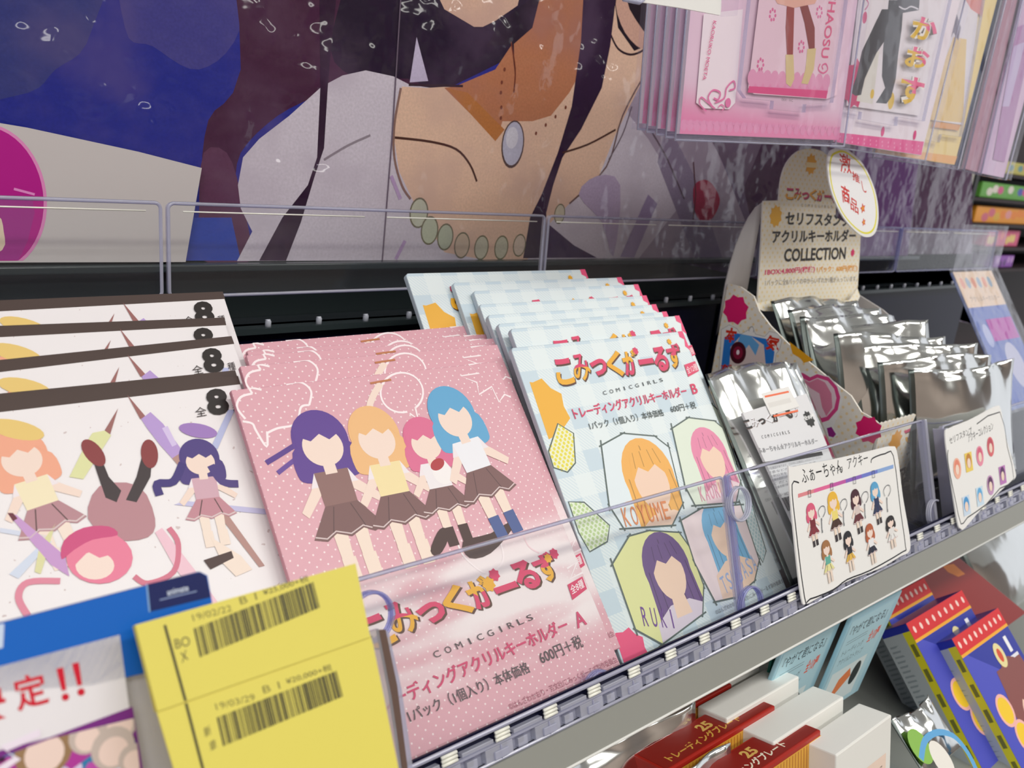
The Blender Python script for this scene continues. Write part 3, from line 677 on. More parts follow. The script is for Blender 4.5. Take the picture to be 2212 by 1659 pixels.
# ---- white packs at left
WFm = lean(.1570, -.1660, 43.4, .0)
tr = WFm.world(*WFm.at(514, 812)); WW, HW = .118, .112
WFm = Frame(tr-WFm.x*WW-WFm.y*HW, WFm.x, WFm.y)
m, N, L, B = newmat('white_speckled_paper'); o_, s_ = objxy(N, L); nz = N.new('ShaderNodeTexNoise'); nz.inputs['Scale'].default_value = 420; L.new(o_, nz.inputs[0])
f_ = mth(N, L, 'GREATER_THAN', nz.outputs[0], .71); L.new(mixc(N, L, f_, lin('efeaec'), lin('cfc0c0')), B.inputs['Base Color']); B.inputs['Roughness'].default_value = .4
M_WHT = m; M_BROWN = mat('4a3a35', .5, name='dark_brown_paper_band')
def white_pack(fr, label):
    t = thing('keychain_pack', label, 'pack', fr, 'white card packs with brown top band')
    slab(t, 'paper_cover', fr, [(0, 0), (WW, 0), (WW, HW), (0, HW)], M_WHT, M_SIDEW, .0020, True, .0004)
    A = Art(fr, clip=(0, 0, WW, HW))
    A.loc([(0, HW), (WW, HW), (WW, HW-.0028), (0, HW-.0042)], M_BROWN); A.build('brown_top_band', t)
    A = Art(fr, .0002, clip=(0, 0, WW, HW))
    A.poly([(493, 885), (507, 885), (470, 970), (455, 968)], 'b9bfe4'); A.poly([(400, 1082), (580, 1100), (582, 1112), (376, 1090)], 'c6c3e6')
    A.poly([(0, 1150), (0, 1140), (110, 1158), (105, 1168)], 'd5dbec'); A.poly([(20, 1240), (100, 1165), (112, 1170), (40, 1250)], 'd3dcee')
    # pens and pencils
    A.poly([(275, 853), (315, 900), (303, 905)], '9c6663'); A.poly([(305, 905), (325, 890), (352, 915), (395, 975), (372, 990), (345, 960), (318, 925)], 'b89bd6', 0)
    A.poly([(395, 975), (372, 990), (440, 1070), (560, 1225), (572, 1222), (455, 1060)], 'b68d86'); A.poly([(350, 925), (362, 920), (382, 960), (372, 965)], 'd5c3ea')
    A.poly([(255, 882), (238, 938), (226, 930)], '9c6663'); A.poly([(226, 930), (240, 940), (180, 1035), (150, 1030), (190, 950), (200, 935)], 'dfe0a8', 0)
    A.poly([(120, 1130), (100, 1200), (88, 1240), (75, 1235), (85, 1180)], 'dedba6', 0)
    A.poly([(18, 1110), (35, 1112), (140, 1200), (150, 1245), (110, 1220)], 'c99bd0', 0); A.poly([(16, 1108), (28, 1108), (38, 1120), (28, 1126)], '6b2a3a')
    A.poly([(350, 1140), (420, 1230), (470, 1300), (455, 1320), (380, 1230), (335, 1150)], 'f0c6d4', 0)
    A.line([(365, 1140), (385, 1175), (375, 1235), (320, 1260), (290, 1245)], .0014, 'd6798f', 5); A.line([(60, 1330), (40, 1290), (60, 1258), (130, 1255)], .0015, 'e08aa0', 5)
    A.build('pen_and_swirl_print', t)
    A = Art(fr, .00020, clip=(0, 0, WW, HW))
    A.fig((25, 945), (150, 1215), 'f0a98c', 'f3e6c3', 'b98a92', 'f4e2d4', 'f4e2d4', wide=1.1); A.ellp((35, 928), 62, 20, 'e8c878', 12)
    A.poly([(215, 1050), (300, 1050), (335, 1120), (320, 1160), (250, 1165), (190, 1120)], 'b9878f', 3)
    A.poly([(192, 968), (210, 968), (235, 1030), (262, 1060), (252, 1085), (228, 1075)], '3c3033', 0); A.poly([(312, 966), (330, 972), (325, 1030), (295, 1085), (272, 1080), (295, 1030)], '3c3033', 0)
    A.ell((202, 978), .0022, .0042, '8a3a3c', 20); A.ell((323, 980), .0022, .0042, '8a3a3c', -10)
    A.fig((425, 960), (470, 1175), '4c3a80', 'd3aab8', 'c48a96', 'f4e2d4', 'f4e2d4', wide=1.15); A.ellp((428, 930), 42, 15, 'a07cc0', 10)
    A.line([(395, 1000), (375, 1040), (340, 1045), (345, 1070)], .0022, '3f3078', 4); A.line([(455, 1005), (480, 1040), (515, 1045)], .0022, '4c3a80', 4)
    A.poly([(455, 1160), (520, 1200), (545, 1230), (510, 1245), (480, 1215)], 'f4e2d4', 0); A.poly([(440, 1210), (500, 1190), (505, 1205), (455, 1230)], '4a3330')
    A.ellp((215, 1205), 72, 56, 'ea7f9d'); A.ellp((205, 1222), 42, 30, 'f6dfd4')
    A.poly([(158, 1225), (150, 1185), (185, 1155), (250, 1152), (282, 1190), (262, 1222), (250, 1195), (215, 1205), (190, 1192), (172, 1210)], 'ea7f9d'); A.poly([(133, 1208), (138, 1168), (180, 1140), (235, 1137), (254, 1156), (200, 1166), (160, 1188)], 'cf4d80', 3)
    A.build('figure_print', t)
    A = Art(fr, .00036, clip=(0, 0, WW, HW))
    A.text('8', (451, 899), (498, 893), (441, 842), '231a18', .05); A.text('全', (424, 901), (448, 897), (420, 881), '3b3230', .0)
    A.text('種', (505, 892), (522, 889), (501, 874), '3b3230'); A.build('count_lettering', t)
    return t
w0 = white_pack(WFm, 'white card pack with brown top band and printed pens, frontmost, whole face showing')
wt = [((508, 800), 0, .0042, .3), ((500, 726), .0, .0165, 2.2), ((484, 686), 0, .0255, -1.0), ((481, 630), 0, .0370, .4)]
nm = ['directly behind the frontmost', 'third from the front, slightly tilted', 'fourth from the front', 'rearmost at the top left']
for i, (p, _, dy, r) in enumerate(wt):
    w = yy(*p, tr.y+dy); O = w-WFm.x*WW-WFm.y*HW
    M = T(*w) @ Frame((0, 0, 0), WFm.x, WFm.y).mtx() @ Matrix.Rotation(math.radians(r), 4, 'Z') @ T(-WW, -HW, 0)
    dup(w0, M, 'white card pack with brown top band, '+nm[i])
# ================================================================== SIGN AND YELLOW TAGS
SF = lean(.1200, -.1200, 24.8)
t = thing('shop_sign', 'blue and white store sign card with red lettering, bottom left, slightly blurred', 'sign', SF)
slab(t, 'blue_header', SF, [(-60, 1361), (432, 1235), (448, 1243), (458, 1300), (462, 1420), (200, 1480), (-60, 1500)], mat('0f64c4', .35, name='blue_card'), mat('0a3f88'), .0012)
f2 = Frame(SF.O+SF.z*.0009, SF.x, SF.y)
slab(t, 'white_card', f2, [(-60, 1457), (262, 1372), (300, 1660), (310, 1800), (-60, 1800)], mat('ebe7ec', .4, name='white_card'), mat('cfcfd4'), .0008)
A = Art(SF, .00006); A.poly([(317, 1262), (432, 1236), (446, 1244), (455, 1290), (322, 1322)], '14205c'); A.line([(317, 1262), (323, 1322)], .0003, '7fa8d8')
A.text('animate', (362, 1287), (408, 1276), (360, 1274), 'c9d3e6', .02); A.line([(345, 1296), (425, 1277)], .0002, '8fa0c8'); A.build('navy_corner_badge', t)
A = Art(f2, .00008)
for ch, a, b_, c in (('決', (-55, 1572), (22, 1550), (-68, 1492)), ('定', (42, 1540), (112, 1520), (26, 1468)), ('！', (138, 1517), (154, 1513), (124, 1446)), ('！', (172, 1506), (188, 1502), (158, 1435))):
    for w, col, bo in (.0, 'c9c4cc', .04), (.0, 'f7f4f6', .032), (0, 'd00f2f', .02): A.text(ch, a, b_, c, col, bo)
A.poly([(-20, 1352), (12, 1348), (9, 1400), (-20, 1408)], 'c9d8f0'); A.build('red_lettering', t)
A = Art(f2, .00010)
A.poly([(-60, 1640), (110, 1595), (290, 1528), (312, 1660), (312, 1800), (-60, 1800)], '7a2a86')
rnd = random.Random(3)
wn = [A.P(p) for p in ((-60, 1640), (110, 1598), (290, 1530), (305, 1660), (308, 1790), (-60, 1790))]
for i in range(60):
    u, v = rnd.uniform(0, 300), rnd.uniform(1560, 1690); c = rnd.choice(['d9cbe8', '5a1e62', 'b23a9c', '3a2a80', 'cfd6ea', '2f7fb0', '3a1538', 'e6c9c2', 'c04fae'])
    cx, cy = A.P((u, v)); rr = rnd.uniform(.0006, .0026); n = rnd.choice([4, 5, 6]); a0 = rnd.uniform(0, 6)
    q = clip_poly([(cx+rr*math.cos(a0+6.283*k/n)*1.4, cy+rr*math.sin(a0+6.283*k/n)) for k in range(n)], wn)
    if len(q) > 2: A.loc(q, c)
for u, v, r in ((98, 1622, .0042), (192, 1592, .0028), (262, 1562, .0030), (248, 1618, .0034), (292, 1640, .0024)):
    cx, cy = A.P((u, v))
    for s_, c in ((1, '9a7a58' if u < 120 else 'c8b8b0'), (.68, 'f0d6cc')):
        q = clip_poly([(cx+r*s_*math.cos(6.283*k/18), cy-(1-s_)*r*.5+r*s_*math.sin(6.283*k/18)) for k in range(18)], wn)
        if len(q) > 2: A.loc(q, c)
A.line([(-20, 1680), (40, 1640), (10, 1620), (90, 1585)], .0012, 'efe3f2'); A.build('colourful_picture_strip', t)
f3 = Frame(SF.O-SF.z*.0018, SF.x, SF.y); t = thing('card_sleeve', 'cloudy clear plastic sleeve between the blue sign and the yellow tags', 'sleeve', f3)
slab(t, 'sleeve_film', f3, [(200, 1385), (310, 1352), (420, 1800), (230, 1800)], clear('cloudy_film', 'd8d2c6', .55, .3), M_EDGE, .0008)
YF = lean(.1030, -.1200, 38)
M_YEL = mat('ddd05c', .5, name='yellow_paper'); M_YELS = mat('cfc04a', .5)
def bars(A, o, e, tl, col, seed):
    a, b_, d = [Vector(A.P(p)) for p in (o, e, tl)]; r = random.Random(seed); x = 0; V = []; Fc = []
    while x < 1:
        w = r.choice([.006, .006, .012, .018]); g = r.choice([.004, .006, .006, .012]); w2 = min(x+w, 1); k = len(V)
        V += [tuple(a+(b_-a)*x), tuple(a+(b_-a)*w2), tuple(a+(b_-a)*w2+(d-a)), tuple(a+(b_-a)*x+(d-a))]; Fc.append((k, k+1, k+2, k+3)); x = w2+g
    A._put(V, Fc, col)
def tag(fr, label, pts, th, date, price, side, o, seed):
    """o maps upper-tag pixel positions to this tag"""
    t = thing('price_tag', label, 'price tag', fr, 'yellow barcode tags')
    slab(t, 'yellow_sheet', fr, pts, M_YEL, M_YELS, th)
    A = Art(fr); g = lambda x, y: (x+o[0], y+o[1]); K = '2b2a20'
    bars(A, g(432, 1420), g(692, 1312), g(418, 1358), '1c1b16', seed)
    A.text(date, g(418, 1342), g(502, 1320), g(414, 1328), '7c7434'); A.text('B 1', g(520, 1306), g(556, 1295), g(516, 1291), '7c7434'); A.text(price, g(570, 1288), g(668, 1256), g(566, 1273), '57512a')
    for ch, u, v in side: A.text(ch, g(u, v), g(u+(14 if len(ch) < 2 else 32), v-8), g(u-4, v-21), '5a5430')
    A.build('barcode_print', t); return A
A = tag(YF, 'upper yellow barcode tag dated in February, fanned stack with lettered BOX', [(292, 1350), (768, 1217), (800, 1376), (340, 1537)], .0016, '19/02/22', '¥25,000+税', [('BO', 380, 1402), ('X', 393, 1432)], (0, 0), 5)
Y2 = Frame(YF.O-YF.z*.0004, YF.x, YF.y)
A = tag(Y2, 'lower yellow barcode tag dated in March, tucked beneath the upper one', [(332, 1515), (345, 1530), (800, 1372), (806, 1392), (862, 1665), (900, 1850), (420, 1850), (375, 1660)], .0003, '19/03/29', '¥20,000+税', [('新', 393, 1402), ('章', 405, 1432)], (50, 192), 5)
for fr_, pts in ((YF, [(356, 1352), (402, 1515)]), (Y2, [(402, 1517), (445, 1680)])):
    pass
for k, (fr_, pts, nm_) in enumerate(((YF, [(356, 1350), (401, 1514)], 0), (Y2, [(402, 1519), (446, 1690)], 1))):
    A = Art(fr_, .00010); A.line(pts, .0004, '1c1b16')
    o = A.build('black_rule', [x for x in S.objects if x.name.startswith('price_tag')][nm_])
o = [x for x in S.objects if x.name.startswith('price_tag')][0]
for k in range(3):
    fk = Frame(YF.O-YF.z*(.0022+.0009*k)+YF.y*-.0002, YF.x, YF.y)
    slab(o, 'fanned_sheet', YF, [(330, 1350), (771+6*k, 1221+5*k), (782+7*k, 1290), (400, 1400)], M_YEL, M_YELS, .0003).location = YF.mtx().inverted() @ (YF.O-YF.z*(.0019+.0007*k))
# smoky holder edge right of the yellow tags
HFm = lean(.126, -.128, 26)
t = thing('tag_holder', 'clear holder block with smoky brown edge right of the yellow tags', 'holder', HFm)
slab(t, 'smoky_edge', HFm, [(818, 1361), (833, 1360), (858, 1480), (886, 1700), (875, 1700), (845, 1500)], M_BROWNEDGE, M_BROWNEDGE, .0012)
slab(t, 'clear_body', HFm, [(775, 1372), (818, 1358), (846, 1500), (876, 1720), (820, 1720)], clear('cloudy_holder', 'e6dfd8', .3, .2), M_EDGE, .0012)
slab(t, 'clear_edge', HFm, [(833, 1360), (840, 1366), (868, 1490), (898, 1700), (886, 1700), (858, 1480)], M_EDGE, M_EDGE, .0014)
# ================================================================== PICTURE CARDS
M_CARD = mat('f1f0ee', .35, name='white_card_stock')
CF = Frame(RF.O+RF.z*.0022, FR.x, FR.y)
t = thing('picture_card', 'white handwritten card showing hanging keychains, stuck to the tray front', 'card', CF)
b = MB(); b.prism(spline([CF.at(*p) for p in ((1704, 1022), (1716, 1008), (1800, 992), (1880, 974), (1925, 964), (1938, 978), (1950, 1070), (1966, 1165), (1963, 1192), (1945, 1202), (1900, 1228), (1830, 1256), (1760, 1296), (1742, 1304), (1732, 1294), (1718, 1180))], 4), -.0006, 0, M_CARD); b.build('card_sheet', t)
A = Art(CF); K = '23242a'
A.line([(1726, 1043), (1711, 1047), (1718, 1130), (1738, 1290), (1750, 1294), (1800, 1274), (1830, 1252), (1880, 1232), (1950, 1192), (1956, 1180), (1945, 1100), (1930, 985), (1912, 980), (1885, 990), (1882, 1000)], .0006, K, 3)
A.text('ふぁーちゃん', (1734, 1046), (1822, 1022), (1728, 1014), '16161a', .0); A.text('☆', (1806, 1020), (1822, 1016), (1803, 1006), '16161a'); A.text('アクキー', (1832, 1014), (1876, 1000), (1829, 990), '16161a')
for i, c in enumerate(('e08a90', 'e46a9c', 'c65aa8', '8a62c0', '6f7cd0', '8cacdf')):
    u0, v0 = 1724+34.3*i, 1072-10.6*i; A.poly([(u0, v0-5), (u0+34.5, v0-15.6), (u0+34.5, v0-7.5), (u0, v0+3.5)], c)
A.build('handwriting', t)
A = Art(CF, .00020)
for u, v, h, ha, to, sk in ((1750, 1092, 1178, 'dd5f80', '7a2f38', '8a3540'), (1797, 1068, 1166, 'eebb3e', 'efdc7c', '4a3228'), (1846, 1062, 1150, '4a2430', 'd9c9c4', '6a3038'), (1888, 1046, 1130, '5aa6d4', '26345a', '26345a'),
                            (1783, 1172, 1256, 'a5744a', '67b0a0', 'e8e3a0'), (1830, 1152, 1232, '26282e', '2c2f38', 'e7bb52'), (1877, 1136, 1216, 'b8623e', 'eeeef0', '222a3c'), (1922, 1118, 1182, '2a2628', 'e8e6e4', 'ececea')):
    A.fig((u, v), (u+13*(h-v)/86, h), ha, to, sk, 'f0dccb', '3a3438' if v < 1100 else 'e8d8cc', wide=1.25 if u != 1922 else 1.7)
A.build('figure_print', t)
A = Art(CF, .0003)
for u, v in ((1748, 1062), (1796, 1047), (1845, 1033), (1886, 1020)): A.line([(u-2, v-3), (u+3, v-4), (u+4, v+11), (u-1, v+12)], .0003, '55585e', closed=True); A.brk()
A.brk()
for u, v in ((1776, 1105), (1823, 1090), (1869, 1074), (1917, 1060)):
    A.line([(u-5, v+12), (u-8, v), (u-2, v-11), (u+5, v-11), (u+7, v), (u+2, v+12)], .0003, '55585e', 3); A.line([(u-1, v+14), (u+1, v+46)], .0006, '6a6d72'); A.line([(u, v+20), (u+1, v+40)], .0003, 'e0e0e2'); A.brk()
A.build('ring_drawing', t)
C2 = Frame(Vector((0, .152, -.163))+FR.z*.0058, FR.x, FR.y)
C2 = Frame(RF.O+RF.z*.0026, FR.x, FR.y)
t = thing('picture_card', 'small white handwritten card with eight portraits, right of the gap', 'card', C2)
b = MB(); b.prism(spline([C2.at(*p) for p in ((2042, 940), (2052, 925), (2100, 905), (2150, 878), (2162, 884), (2172, 940), (2193, 1015), (2192, 1034), (2175, 1048), (2120, 1100), (2085, 1140), (2076, 1142), (2068, 1125), (2052, 1020))], 4), -.0006, 0, M_CARD); b.build('card_sheet', t)
A = Art(C2); A.line([(2048, 972), (2048, 1000), (2064, 1080), (2076, 1132), (2090, 1118), (2130, 1090), (2160, 1055), (2190, 1035), (2176, 965), (2160, 890), (2110, 916)], .0006, K, 2)
A.text('セリフスタンプ', (2052, 960), (2100, 936), (2050, 945), '26262a'); A.text('アクキーコレクション', (2092, 956), (2146, 928), (2090, 938), '26262a'); A.build('handwriting', t)
A = Art(C2, .00015)
for u, v, c, h in ((2068, 1012, 'f4b8a0', 'e88a70'), (2093, 998, 'f2d45e', 'c8862e'), (2117, 985, 'ef92ac', 'd8607c'), (2140, 965, 'e06a70', 'c24a5c'), (2088, 1092, 'cfe0f2', '4a9ad6'), (2117, 1072, 'cfe4f4', '62aee0'), (2140, 1048, 'c898c4', '5a2a5a'), (2166, 1026, 'c07ac0', '5a2a62')):
    A.brk(); x, y = A.P((u, v)); A.loc([(x-.0042, y-.0048), (x+.0042, y-.0048), (x+.0042, y+.0048), (x-.0042, y+.0048)], c) if v > 1060 or u in (2093, 2166) else A.ell((x, y), .0044, .0052, c, local=True)
    A.ell((x, y+.0006), .0032, .0038, h, local=True); A.ell((x, y-.0006), .0021, .0025, 'f5dccb', local=True)
A.build('portrait_print', t)
# ================================================================== DISPLAY BOX
BX = .412
BW = .126
t = thing('display_box', 'cream dotted cardboard display box with tall printed header, holding silver pouches', 'display box', None, None, (BX, .182, -.166))
def rel(v): return (v[0]-BX, v[1]-.182, v[2]+.166)
# left wall plane (faces -x)
LFr = Frame((BX, .282, -.166), (0, -1, 0), (0, 0, 1))
def side_art(c=.00005): return Art(LFr, c)
cut = [(1567, 611), (1600, 620), (1628, 640), (1640, 672), (1665, 705), (1700, 740), (1745, 780), (1800, 825), (1838, 855), (1860, 890), (1884, 903), (1897, 914)]
pl = [LFr.at(*p) for p in cut]
pl = [(0, .0085)]+[(0, pl[0][1])]+pl[1:]+[(pl[-1][0], .0085)]
lw = bpy.data.objects.new('left_wall', bpy.data.meshes.new('left_wall')); COL.objects.link(lw)
def local_part(name, fr, solid, par, bev=0):
    """solid built in frame fr, child of an unrotated thing"""
    o = solid.build(name, par, bev); o.matrix_local = par.matrix_basis.inverted() @ fr.mtx(); return o
bpy.data.objects.remove(lw)
M_INNER = mat('cfcac8', .6, name='grey_card_inside')
b = MB(); b.prism(pl, -.0012, 0, M_CREAM, mat('e9e4da', .6)); local_part('left_wall', LFr, b, t)
RFr = Frame((BX+BW, .282, -.166), (0, -1, 0), (0, 0, 1))
b = MB(); b.prism([(0, .0085), (0, .095), (.03, .085), (.1, .048), (.1, .0085)], -.0012, 0, M_INNER); local_part('right_wall', RFr, b, t)
b = MB(); b.box((0, 0, .0085), (BW, .1, .0097), M_INNER); b.build('box_floor', t)
FFr = lean(.1805, -.165, 0, BX); n0 = .0490; b = MB(); pts = [(0, .0075), (BW, .0075)]
for i in range(61): pts.append((BW*(1-i/60), n0+(.0004 if i % 2 else -.0003)))
b.prism(pts, -.0012, 0, M_CREAM, mat('e9e4da', .6)); local_part('front_wall', FFr, b, t)
def part_art(name, A, fr, par): o = A.build(name, par); o.matrix_local = par.matrix_basis.inverted() @ fr.mtx(); return o
A = Art(FFr, .00005)
A.logo((1958, 960), (2110, 890), (1950, 930), rise=(0, .1, .05, 0, .1, 0, .1, .1)); A.star((1934, 955), .0072, 'f0a83a', 9, .74)
A.text('セリフスタンプ', (1962, 998), (2120, 905), (1955, 968), '3b2a26', .03); A.text('アクリルキーホルダー', (1944, 1052), (2120, 945), (1938, 1012), '3b2a26', .03); A.text('COLLECTION', (1952, 1072), (2090, 1000), (1945, 1040), '3b2a26', .03)
A.text('1BOX:4,800円(税抜)', (1958, 1098), (2040, 1055), (1955, 1084), 'dd3f6b', .02); part_art('front_lettering', A, FFr, t)
# side prints
A = side_art(); PKc = 'e3206f'
A.star((1589, 669), .0085, PKc, 8, .82); A.build('star_print', t).matrix_local = t.matrix_basis.inverted() @ LFr.mtx()
A = side_art(); A.poly([(1705, 738), (1758, 778), (1736, 784), (1729, 774), (1712, 764)], 'f0ac25'); A.build('star_print', t).matrix_local = t.matrix_basis.inverted() @ LFr.mtx()
A = side_art(); A.star((1876, 928), .0072, PKc, 8, .8, rot=.2); A.build('star_print', t).matrix_local = t.matrix_basis.inverted() @ LFr.mtx()
A = side_art(.0001)
A.poly([(1553, 800), (1557, 745), (1558, 712), (1575, 702), (1592, 710), (1600, 722), (1618, 712), (1625, 704), (1632, 722), (1652, 727), (1662, 716), (1680, 720), (1689, 735), (1684, 755), (1676, 765), (1674, 800)], 'f3f0ee'); A.line([(1553, 800), (1557, 745), (1558, 712), (1575, 702), (1592, 710), (1600, 722), (1618, 712), (1625, 704), (1632, 722), (1652, 727), (1662, 716), (1680, 720), (1689, 735), (1684, 755), (1676, 765), (1674, 800)], .0002, '8c8a8c')
A.poly([(1565, 728), (1592, 720), (1655, 732), (1673, 760), (1668, 800), (1557, 800)], '2f7fd6'); A.poly([(1575, 800), (1578, 750), (1600, 725), (1625, 728), (1650, 745), (1655, 800)], 'e6d2cf', 0); A.poly([(1600, 722), (1622, 726), (1640, 745), (1632, 768), (1618, 745), (1605, 760), (1592, 742)], '6aaee6')
A.ell((1594, 762), .0052, .0062, '4a1020'); A.ell((1594, 762), .0032, .0036, '8e1c3e'); A.ell((1594, 761), .0010, .0014, 'fbe9f2')
A.text('本', (1564, 738), (1590, 742), (1568, 706), 'd8321c', .05); A.text('気', (1652, 755), (1681, 762), (1656, 722), 'd8321c', .05); A.text('だ', (1556, 800), (1580, 802), (1558, 786), 'c8321c', .05)
A.line([(1618, 716), (1619, 708), (1625, 706), (1628, 712), (1627, 718)], .0003, '8c8a8c', 3)
A.build('blue_charm_print', t).matrix_local = t.matrix_basis.inverted() @ LFr.mtx()
A = side_art(.0001)
hp = [(1716, 802), (1735, 806), (1750, 815), (1765, 808), (1790, 815), (1808, 835), (1815, 858), (1810, 885), (1790, 908), (1775, 913), (1750, 880), (1730, 840)]
A.poly([(1712, 800), (1745, 802), (1752, 798), (1760, 806), (1790, 812), (1815, 838), (1820, 865), (1812, 895), (1800, 922), (1812, 940), (1790, 950), (1740, 880)], 'f4f1ef', 0); A.poly(hp, 'e04a8c', 0)
A.poly([(1725, 812), (1748, 824), (1766, 816), (1788, 823), (1802, 840), (1807, 860), (1802, 882), (1786, 900), (1774, 903), (1752, 870), (1738, 840)], 'f2d5df', 0); A.poly([(1728, 815), (1748, 826), (1766, 818), (1782, 826), (1796, 850), (1798, 880), (1785, 899), (1776, 880), (1770, 850), (1750, 838)], 'e488a6', 0)
A.poly([(1786, 925), (1796, 922), (1806, 938), (1800, 945), (1790, 942)], '9c2f8c', 0); A.build('heart_charm_print', t).matrix_local = t.matrix_basis.inverted() @ LFr.mtx()
# header
HF2 = lean(.268, -.0745, 7, 0); HF2 = Frame(HF2.world(HF2.at(1640, 645)[0], 0), HF2.x, HF2.y)
hl = [HF2.at(*p) for p in ((1636, 658), (1640, 600), (1645, 520), (1648, 440), (1650, 434), (1683, 433))]
arc = [HF2.at(*p) for p in ((1684, 420), (1688, 385), (1700, 352), (1722, 328), (1750, 321), (1778, 328), (1798, 350), (1806, 380))]
hr = [HF2.at(*p) for p in ((1860, 500), (1853, 620), (1833, 658))]
sh_ = [(arc[-1][0]+.002, arc[-1][1]-.004), (arc[-1][0]+.004, hr[0][1]+.008)]
b = MB(); b.prism(hl+spline(arc, 3, False)+sh_+hr, -.0009, 0, M_CREAM2, mat('e9e4da', .6)); local_part('header_card', HF2, b, t)
A = Art(HF2, .00006)
A.star((1752, 355), .0062, 'f0ac25', 9, .76); A.poly([(1741, 350), (1765, 352), (1764, 363), (1741, 361)], 'f7e2b0'); A.star((1676, 467), .0064, 'f0b429', 9, .78)
A.logo((1696, 430), (1825, 440), (1698, 404), 'd22465', 'efa920', rise=(0, 0, 0, .05, .05, 0, 0, .05)); A.spaced('COMICGIRLS', (1729, 446), (1800, 450), (1729, 440), '8a827c'); A.build('x', t).matrix_local = t.matrix_basis.inverted() @ HF2.mtx()
t.children[-1].name = 'header_title_print'
A = Art(HF2, .0001); D = '241c1a'
A.text('セリフスタンプ', (1696, 486), (1835, 490), (1698, 456), D, .035); A.text('アクリルキーホルダー', (1668, 526), (1848, 522), (1669, 496), D, .035); A.text('COLLECTION', (1693, 566), (1826, 560), (1695, 537), D, .03)
A.star((1842, 546), .0026, 'e0206a', 8, .7)
A.text('1BOX:4,800円(税抜)', (1652, 597), (1760, 589), (1653, 581), 'e0306a', .03); A.text('1パック：600円(税抜)', (1765, 591), (1852, 587), (1765, 575), 'f0a426', .03)
A.text('1パックに全8パックの中からいずれか1種が入っています。', (1653, 618), (1851, 608), (1653, 604), '8c8682'); o = A.build('header_lettering', t); o.matrix_local = t.matrix_basis.inverted() @ HF2.mtx()
# curved grey wing from the header back to the side wall
p_top = HF2.world(*HF2.at(1650, 436)); p_bot = HF2.world(*HF2.at(1637, 655)); V = []; Fc = []
bk0 = Vector((BX, .282, LFr.world(*LFr.at(1567, 611)).z)); bk1 = Vector((BX, .282, -.12))
top = [xx(u, v, BX+.012*(i/6)**1.5) for i, (u, v) in enumerate(((1568, 612), (1578, 570), (1590, 530), (1603, 498), (1617, 470), (1632, 448), (1650, 435)))]
for i, p in enumerate(top):
    f = i/6; q_ = Vector((p.x, p.y, (1-f)*(bk0.z-.03)+f*p_bot.z))
    V += [rel(p), rel(q_)]
for i in range(6): Fc.append((2*i, 2*i+1, 2*i+3, 2*i+2))
o = mesh('side_wing', V, Fc, [M_INNER], t, smooth=True); md = o.modifiers.new('s', 'SOLIDIFY'); md.thickness = .0009
fl = [(1636, 655), (1660, 650), (1700, 655), (1745, 648), (1800, 654), (1835, 648), (1852, 622), (1858, 640), (1845, 668), (1750, 672), (1650, 672), (1630, 664)]
fF = lean(.262, -.0765, 20, 0); b = MB(); b.prism([fF.at(*p) for p in fl], -.0006, 0, M_CREAM2, M_INNER); local_part('folded_flap', fF, b, t)
# oval tag
OF = lean(.2300, -.02, 10, 0); OF = Frame(OF.world(*OF.at(1842, 418)), OF.x, OF.y)
t = thing('oval_tag', 'white oval tag with yellow rim and red handwriting, tilted against the box header', 'tag', OF)
cxy = OF.at(1842, 415)
def oval(k): return [(a, b_) for a, b_ in spline([tuple(Vector(cxy)+(Vector(OF.at(*p))-Vector(cxy))*k) for p in ((1800, 322), (1825, 320), (1865, 355), (1890, 410), (1898, 460), (1893, 498), (1878, 512), (1855, 505), (1822, 470), (1798, 420), (1788, 370), (1790, 335))], 4)]
b = MB(); b.prism(oval(1), -.0007, 0, M_CARD); b.build('tag_sheet', t)
A = Art(OF); A.loc(oval(.93), 'ece23e'); A.loc(oval(.885), 'f5f4f6'); A.build('yellow_rim_print', t)
A = Art(OF, .0001); R_ = 'd8322c'
for ch, a, c, d in (('激', (1816, 372), (1840, 376), (1812, 330)), ('推', (1842, 388), (1858, 398), (1840, 368)), ('し', (1864, 412), (1873, 420), (1860, 390)), ('商', (1820, 436), (1838, 446), (1816, 396)), ('品', (1838, 452), (1855, 464), (1836, 424))): A.text(ch, a, c, d, R_, .012)
for u, v, r in ((1864, 450, .0028), (1866, 480, .0022)): A.star((u, v), r, R_, 5, .5); A.star((u, v), r*.6, 'f0a02c', 5, .5)
A.build('red_handwriting', t)
